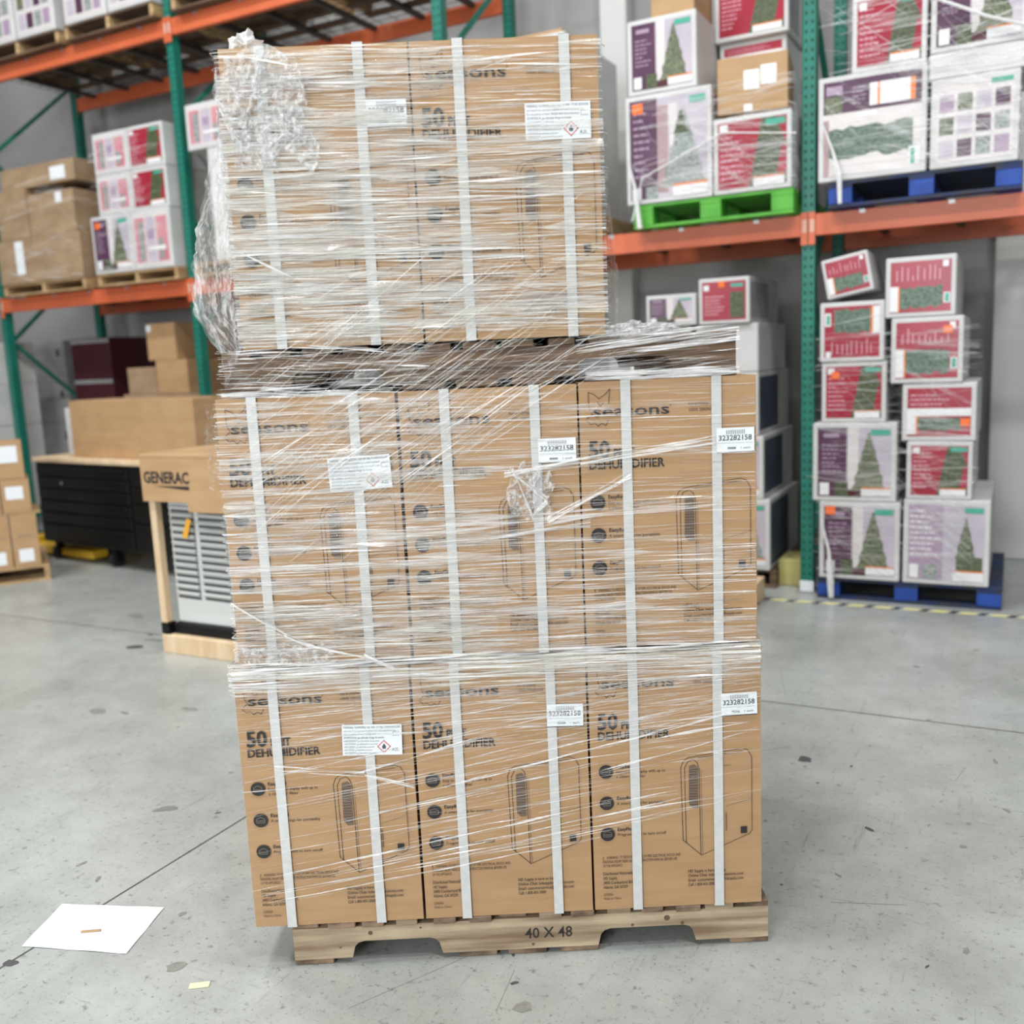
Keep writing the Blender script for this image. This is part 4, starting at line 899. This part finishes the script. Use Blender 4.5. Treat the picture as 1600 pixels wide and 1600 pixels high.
# film wound round the boxed trees
def stack_film(x0, x1, z0, z1, y, depth, cnt, label, seed, sl=0.0):
    rn = random.Random(seed); mb = MB(True)
    def at(s_, z, off):
        if s_ > x1: return Vector((x1+off, y+(s_-x1), z))
        return Vector((s_, y-off, z))
    for k in range(cnt):
        L = rn.uniform(0.08, 0.6); sa = rn.uniform(x0, x1+depth*0.5-L); sb = sa+L; za = rn.uniform(z0, z1); m_ = rn.gauss(sl, 0.12) if rn.random() < 0.75 else rn.gauss(-0.9, 0.3)
        zb2 = min(max(za+m_*L, z0), z1); w = rn.uniform(0.002, 0.007) if rn.random() < 0.85 else rn.uniform(0.015, 0.035)
        mm = rn.choice((film_mid, film_thin, film_haze)) if w < 0.01 else film_haze
        ts = sorted([i/6 for i in range(7)] + ([(x1-sa)/L] if sa < x1 < sb else [])); vs = []
        of = rn.uniform(0.010, 0.016)
        for t in ts:
            c = sa+(sb-sa)*t; z = za+(zb2-za)*t; ww = w*(0.3+0.7*math.sin(math.pi*min(1, max(0, t*0.9+0.05))))
            vs += [at(c, z-ww/2, of), at(c, z+ww/2, of+0.002)]
        mb.add(vs, [(2*i, 2*i+2, 2*i+3, 2*i+1) for i in range(len(ts)-1)], mm)
    o = mb.build('stretch_film'); tag(o, label, 'stretch film', 'stretch film round the boxed trees')
stack_film(-2.22, -1.20, zg+0.01, 3.08, 5.928, 0.9, 190, 'clear film wound round the boxes on the green pallet', 21)
stack_film(-1.055, -0.03, zg+0.01, 3.5, 5.928, 0.6, 260, 'clear film wound round the boxes on the upper blue pallet', 22)
stack_film(-1.06, -0.58, 0.14, 1.75, 5.928, 0.0, 150, 'clear film over the left half of the floor stack', 23)
stack_film(-0.56, -0.19, 0.14, 1.62, 5.928, 0.0, 150, 'clear film over the right half of the floor stack', 24)
stack_film(-7.12, -6.20, zl, 3.5, 5.945, 0.0, 120, 'clear film over the collage boxes at the left', 25)
stack_film(-8.40, -7.32, zl, 3.3, 5.945, 0.8, 80, 'clear film over the aged kraft cartons', 26)

# ------------------------------------------------------------------ floor level at the left
# tall white boxes and maroon boxes standing in the rack bay
for k, (z0, z1) in enumerate(((0.002, 0.62), (0.622, 1.08), (1.082, 1.50), (1.502, 1.92))):
    mb = MB(); mb.box(0, 0.78, 0, 0.6, 0, z1-z0, grey_c, bev=0.005); mb.rect(0.66, 0.70, (z1-z0)*0.62, (z1-z0)*0.80, -0.0006, ink)
    o = mb.build('white_carton'); o.location = (-9.47, 6.75, z0)
    tag(o, ('grey-white carton at floor level behind the tool chest', 'grey-white carton second from the floor behind the crossed braces', 'grey-white carton third up behind the crossed braces', 'topmost grey-white carton behind the crossed braces')[k], 'carton', 'stack of grey-white cartons')
for k, (z0, z1) in enumerate(((0.002, 0.80), (0.802, 1.20), (1.202, 1.52), (1.522, 1.92))):
    mb = MB(); mb.box(0, 0.56, 0, 0.6, 0, z1-z0, maroon, bev=0.005); mb.rect(0, 0.56, (z1-z0)-0.05, (z1-z0)-0.01, -0.0006, grey_c)
    o = mb.build('maroon_carton'); o.location = (-8.54, 6.72, z0)
    tag(o, ('dark red carton at floor level behind the tool chest', 'dark red carton second from the floor beside the grey-white stack', 'dark red carton third up beside the grey-white stack', 'topmost dark red carton beside the grey-white stack')[k], 'carton', 'stack of dark red cartons')
# cartons on the far side of the chest
cardboard(-7.3, -6.25, 6.25, 7.0, 0.0, 1.36, 'tall kraft carton standing behind the tool chest under the small cartons', kraft_d)
cardboard(-7.22, -6.86, 6.25, 6.75, 1.362, 1.60, 'kraft carton lower left of the three above the long carton', kraft_d)
cardboard(-6.85, -6.47, 6.25, 6.95, 1.362, 1.655, 'kraft carton lower right of the three above the long carton')
cardboard(-6.93, -6.58, 6.25, 6.95, 1.657, 1.98, 'topmost kraft carton with a white corner label above the long carton', lab=((0.02, 0.18, 0.78, 0.96),))

# tool chest on casters
CA = math.atan2(5.23-5.60, 1.95); ct = empty('tool_chest', (-7.40, 5.34, 0), CA + 0.06)
CWd, CDp = 1.95, 0.58
mb = MB(); mb.box(0, CWd, 0.0, CDp, 0.16, 0.845, black_m, bev=0.008); mb.build('cabinet', ct)
mb = MB(); mb.box(-0.02, CWd+0.02, -0.02, CDp+0.01, 0.846, 0.885, wood_lt, bev=0.006); mb.build('worktop', ct)
for col, (xa, xb, zs_) in enumerate(((0.03, 1.33, (0.18, 0.33, 0.43, 0.53, 0.63, 0.73, 0.82)), (1.36, 1.92, (0.18, 0.40, 0.55, 0.68, 0.82)))):
    for za, zb_ in zip(zs_, zs_[1:]):
        mb = MB(); mb.box(xa, xb, -0.016, -0.001, za+0.005, zb_-0.005, black_m, bev=0.003); dr = mb.build('drawer', ct)
        mb = MB(); mb.box(xa+0.03, xb-0.03, -0.032, -0.017, zb_-0.03, zb_-0.012, black_m, bev=0.003); mb.build('handle', dr)
mb = MB(); mb.disc(0.40, 0.68, 0.018, -0.018, galv, 12); mb.build('lock', ct)
mb = MB(); mb.rect(1.60, 1.80, 0.815, 0.838, -0.002, mat('badge', rgb(90, 94, 96), 0.4)); mb.build('badge', ct)
for cx in (0.12, 0.95, 1.83):
    for cy in (0.07, 0.50):
        mb = MB(); mb.cyl((cx, cy, 0.065), (1, 0, 0), 0.064, 0.045, rubber); mb.box(cx-0.03, cx+0.03, cy-0.03, cy+0.03, 0.13, 0.16, black_m); mb.box(cx-0.032, cx-0.026, cy-0.02, cy+0.02, 0.05, 0.14, black_m); mb.box(cx+0.026, cx+0.032, cy-0.02, cy+0.02, 0.05, 0.14, black_m); mb.build('caster', ct)
tag(ct, 'long black tool chest with pale wooden worktop and many drawers on casters', 'tool chest')
cc, ss = math.cos(CA+0.06), math.sin(CA+0.06)
def ch(x, y, z): return (-7.40 + x*cc - y*ss, 5.34 + x*ss + y*cc, z)
# long carton and white box lying on the worktop
mb = MB(); mb.box(0, 1.62, 0, 0.42, 0, 0.465, kraft_b, bev=0.005)
mb.box(0.0, 1.62, 0.19, 0.23, 0.465, 0.4656, kraft_d); mb.box(0.0, 0.12, 0.0, 0.42, 0.4655, 0.466, kraft_d)
o = mb.build('cardboard_box'); o.location = ch(0.44, 0.10, 0.8865); o.rotation_euler = (0, 0, CA+0.06); tag(o, 'big long kraft carton lying on the worktop of the tool chest', 'cardboard box')
mb = MB(); mb.box(0, 0.20, 0, 0.3, 0, 0.40, white_box, bev=0.004)
for k in range(4): mb.rect(0.03, 0.17, 0.06+0.09*k, 0.064+0.09*k, -0.0006, grey_c)
o = mb.build('white_carton'); o.location = ch(0.20, 0.2, 0.8865); o.rotation_euler = (0, 0, CA+0.06); tag(o, 'upright white carton on the worktop left of the long carton', 'carton')
# yellow pallet jack under and behind the chest
pj = empty('pallet_jack', (-7.95, 6.1, 0), -0.55)
for yy in (0.0, 0.38):
    mb = MB(); mb.box(0.0, 1.0, yy, yy+0.15, 0.03, 0.10, yellow_m, bev=0.01); mb.build('fork', pj)
mb = MB(); mb.box(-0.12, 0.0, 0.05, 0.48, 0.05, 0.15, yellow_m, bev=0.02); mb.build('pump_body', pj)
mb = MB(); mb.cyl((-0.1, 0.26, 0.05), (0, 1, 0), 0.05, 0.12, rubber); mb.build('steer_wheel', pj)
pj.location = (-7.78, 5.45, 0); pj.rotation_euler = (0, 0, -0.13)
tag(pj, 'yellow pallet jack pushed in low under the tool chest', 'pallet jack')

# crated generator
gx, gy = -4.18, 3.665
gen = empty('crated_generator', (gx, gy, 0)); GW, GD = 1.25, 0.66
mb = MB(); mb.box(0, GW, 0, 0.09, 0, 0.105, wood_lt, bev=0.004); mb.box(0, GW, GD-0.09, GD, 0, 0.105, wood_lt, bev=0.004)
for xa in (0.10, 0.58, 1.06): mb.box(xa, xa+0.09, 0.09, GD-0.09, 0.02, 0.10, wood_lt)
mb.build('wooden_skid', gen)
mb = MB(); mb.box(0.06, GW-0.06, 0.035, GD-0.04, 0.107, 0.165, black_m, bev=0.006); mb.box(0.0, 0.055, 0.005, 0.06, 0.107, 0.17, black_m); mb.build('base_frame', gen)
mb = MB(); mb.box(0.075, GW-0.075, 0.06, GD-0.06, 0.165, 0.86, shell_m, bev=0.012); en = mb.build('enclosure', gen)
mb = MB()
for c0, c1 in ((0.10, 0.27), (0.30, 0.50), (0.56, 0.76), (0.80, 0.98)):
    for k in range(13):
        z = 0.31 + 0.040*k
        mb.add([(c0, 0.0585, z), (c1, 0.0585, z-0.004), (c1, 0.0585, z+0.012), (c0, 0.0585, z+0.016)], [(0, 1, 2, 3)], shell_d)
        mb.add([(c0, 0.0575, z+0.016), (c1, 0.0575, z+0.012), (c1, 0.040, z+0.030), (c0, 0.040, z+0.034)], [(0, 1, 2, 3)], shell_m)
        mb.add([(c0, 0.040, z+0.034), (c1, 0.040, z+0.030), (c1, 0.0575, z+0.036), (c0, 0.0575, z+0.040)], [(0, 1, 2, 3)], shell_m)
mb.build('louvers', en)
for xa in (0.0, GW-0.045):
    for ya in (0.005, GD-0.05):
        mb = MB(); mb.box(xa, xa+0.045, ya, ya+0.045, 0.171, 0.915, wood_lt, bev=0.003); mb.build('crate_post', gen)
mb = MB(); mb.box(-0.005, GW+0.005, 0.0, GD, 0.917, 0.945, black_m); mb.build('top_rail', gen)
mb = MB(); mb.box(0.0, GW+0.05, -0.03, GD+0.03, 1.095, 1.115, kraft_b, bev=0.003); 
mb.box(0.0, GW+0.05, -0.03, -0.024, 0.86, 1.095, kraft_b); mb.box(0.0, 0.006, -0.024, GD+0.024, 0.93, 1.095, kraft_b); mb.box(GW+0.044, GW+0.05, -0.03, GD+0.03, 0.90, 1.095, kraft_b); mb.box(0.0, GW+0.05, GD+0.024, GD+0.03, 0.90, 1.095, kraft_b)
mb.box(0.33, 0.75, -0.0195, -0.0305, 0.81, 0.915, kraft_b)
mb.text('GENERAC', 0.02, 0.962, 0.085, -0.0308, ink, fit=0.335, bold=0.035)
mb.poly([(0.09, 0.945), (0.35, 0.925), (0.35, 0.947)], -0.0308, ink)
cp = mb.build('cardboard_cap', gen); cp['label'] = 'kraft cap printed GENERAC'
tg = MB(); tg.add([(0.20, 0.03, 0.66), (0.235, 0.03, 0.65), (0.275, 0.03, 0.755), (0.245, 0.03, 0.765)], [(0, 1, 2, 3)], mat('tag_orange', rgb(232, 170, 50), 0.5)); t_ = tg.build('hang_tag', gen); t_['label'] = 'small orange paper tag'
tag(gen, 'pale louvered generator on a wooden skid with a kraft cap printed GENERAC', 'generator')

# small carton pallet in the left corner
PA = math.radians(55); p0 = Vector((-6.60, 4.78, 0)); uL = Vector((math.cos(PA), math.sin(PA), 0)); vL = Vector((-math.sin(PA), math.cos(PA), 0))
pb = p0 - uL*1.0
pl = end_pallet((pb.x, pb.y, 0), 1.0, 1.0, 0.12, 'wooden pallet on the floor in the left corner under small kraft cartons', rz=PA, group=None)
def lc(a, z0, z1, w, labs, label, m=None, dy=0.0):
    q = p0 - uL*(a+w) + vL*dy; mb = MB(); mb.box(0, w-0.003, 0, 0.42, 0, z1-z0-0.002, m or kraft_b, bev=0.003)
    mb.rect(w*0.2, w*0.8, (z1-z0)*0.55, (z1-z0)*0.62, -0.0006, kraft_d)
    o = mb.build('cardboard_box'); o.location = (q.x, q.y, z0); o.rotation_euler = (0, 0, PA)
    b2 = MB(); b2.box(w*labs[0], w*labs[1], -0.0018, -0.0008, (z1-z0)*labs[2], (z1-z0)*labs[3], label_m); b2.build('paper_label', o)
    tag(o, label, 'cardboard box', 'small kraft cartons on the left corner pallet')
lc(0.05, 0.121, 0.53, 0.185, (0.2, 0.75, 0.10, 0.34), 'kraft carton with a square white label, lowest right on the corner pallet')
lc(0.24, 0.121, 0.53, 0.185, (0.2, 0.75, 0.08, 0.32), 'square-labelled kraft carton, lowest tier, second from the right on the corner pallet')
lc(0.43, 0.121, 0.53, 0.185, (0.2, 0.75, 0.08, 0.32), 'kraft carton cut by the left edge, lowest on the corner pallet')
mb = MB(); mb.box(0, 0.6, 0, 0.5, 0, 0.012, wood_w); o = mb.build('slip_board'); q = p0 - uL*0.62; o.location = (q.x, q.y, 0.531); o.rotation_euler = (0, 0, PA); tag(o, 'thin board between the two tiers of small kraft cartons', 'board')
lc(0.07, 0.544, 0.80, 0.20, (0.15, 0.75, 0.4, 0.78), 'kraft carton with a white label directly on the board, right of its tier')
lc(0.275, 0.544, 0.80, 0.20, (0.1, 0.7, 0.25, 0.6), 'kraft carton with a white label directly on the board, at the left edge')
lc(0.09, 0.801, 1.08, 0.20, (0.1, 0.8, 0.45, 0.9), 'kraft carton with big white label topping the corner pile, under the green upright')
lc(0.30, 0.801, 1.20, 0.20, (0.1, 0.2, 0.1, 0.15), 'taller kraft carton on top of the corner pile at the left edge')
printed_box(-9.05, -8.68, 0.02, 1.10, 5.9, 0.5, 'blank', 'white box low behind the corner pallet', group=None)
printed_box(-9.05, -8.68, 1.10, 1.50, 5.9, 0.5, 'collage', 'small red and white box at the left edge, lower of two', group='red and white boxes at the left edge')
printed_box(-9.05, -8.68, 1.50, 1.90, 5.9, 0.5, 'collage', 'small red and white box at the left edge, upper of two', group='red and white boxes at the left edge')

# pallet standing on the floor behind the load, only its corner shows
end_pallet((-2.36, 4.93, 0), 1.02, 0.9, 0.14, 'wooden pallet on the floor behind the load, one corner peeping out at the right', mS=wood_lt, mD=wood_lt, group=None)
# sheet of paper and crumb of tape on the floor
pm = mat('sheet_paper', rgb(236, 238, 240), 0.6)
mb = MB(); A = Vector((-2.37, 1.49, 0)); B = Vector((-2.07, 1.585, 0)); Cc = Vector((-2.15, 1.79, 0)); Dd = Vector((-2.45, 1.68, 0)); n = 12; vs = []
for j in range(n+1):
    for i in range(n+1):
        u, v = i/n, j/n; p = (A*(1-u)+B*u)*(1-v) + (Dd*(1-u)+Cc*u)*v
        e = max(abs(u-0.5), abs(v-0.5))*2; p.z = 0.0012 + 0.006*max(0, e-0.7)*abs(math.sin(u*7+v*5)); vs.append(p)
mb.add(vs, [(j*(n+1)+i, j*(n+1)+i+1, (j+1)*(n+1)+i+1, (j+1)*(n+1)+i) for j in range(n) for i in range(n)], pm)
tag(mb.build('paper_sheet', smooth=True), 'blank white sheet of paper lying on the concrete floor', 'paper')
mb = MB(); mb.box(0, 0.055, 0, 0.007, 0, 0.004, wood_w, bev=0.001); o = mb.build('wood_splinter'); o.location = (-2.27, 1.60, 0.0022); o.rotation_euler = (0, 0, 0.55); tag(o, 'tiny tan wood splinter lying on the white paper', 'splinter')
mb = MB(); mb.box(0, 0.05, 0, 0.022, 0, 0.002, mat('tape_scrap', rgb(206, 206, 170), 0.6)); o = mb.build('tape_scrap'); o.location = (-1.80, 1.545, 0.0008); o.rotation_euler = (0, 0, 0.6); tag(o, 'small torn scrap of yellowish tape on the floor', 'tape')
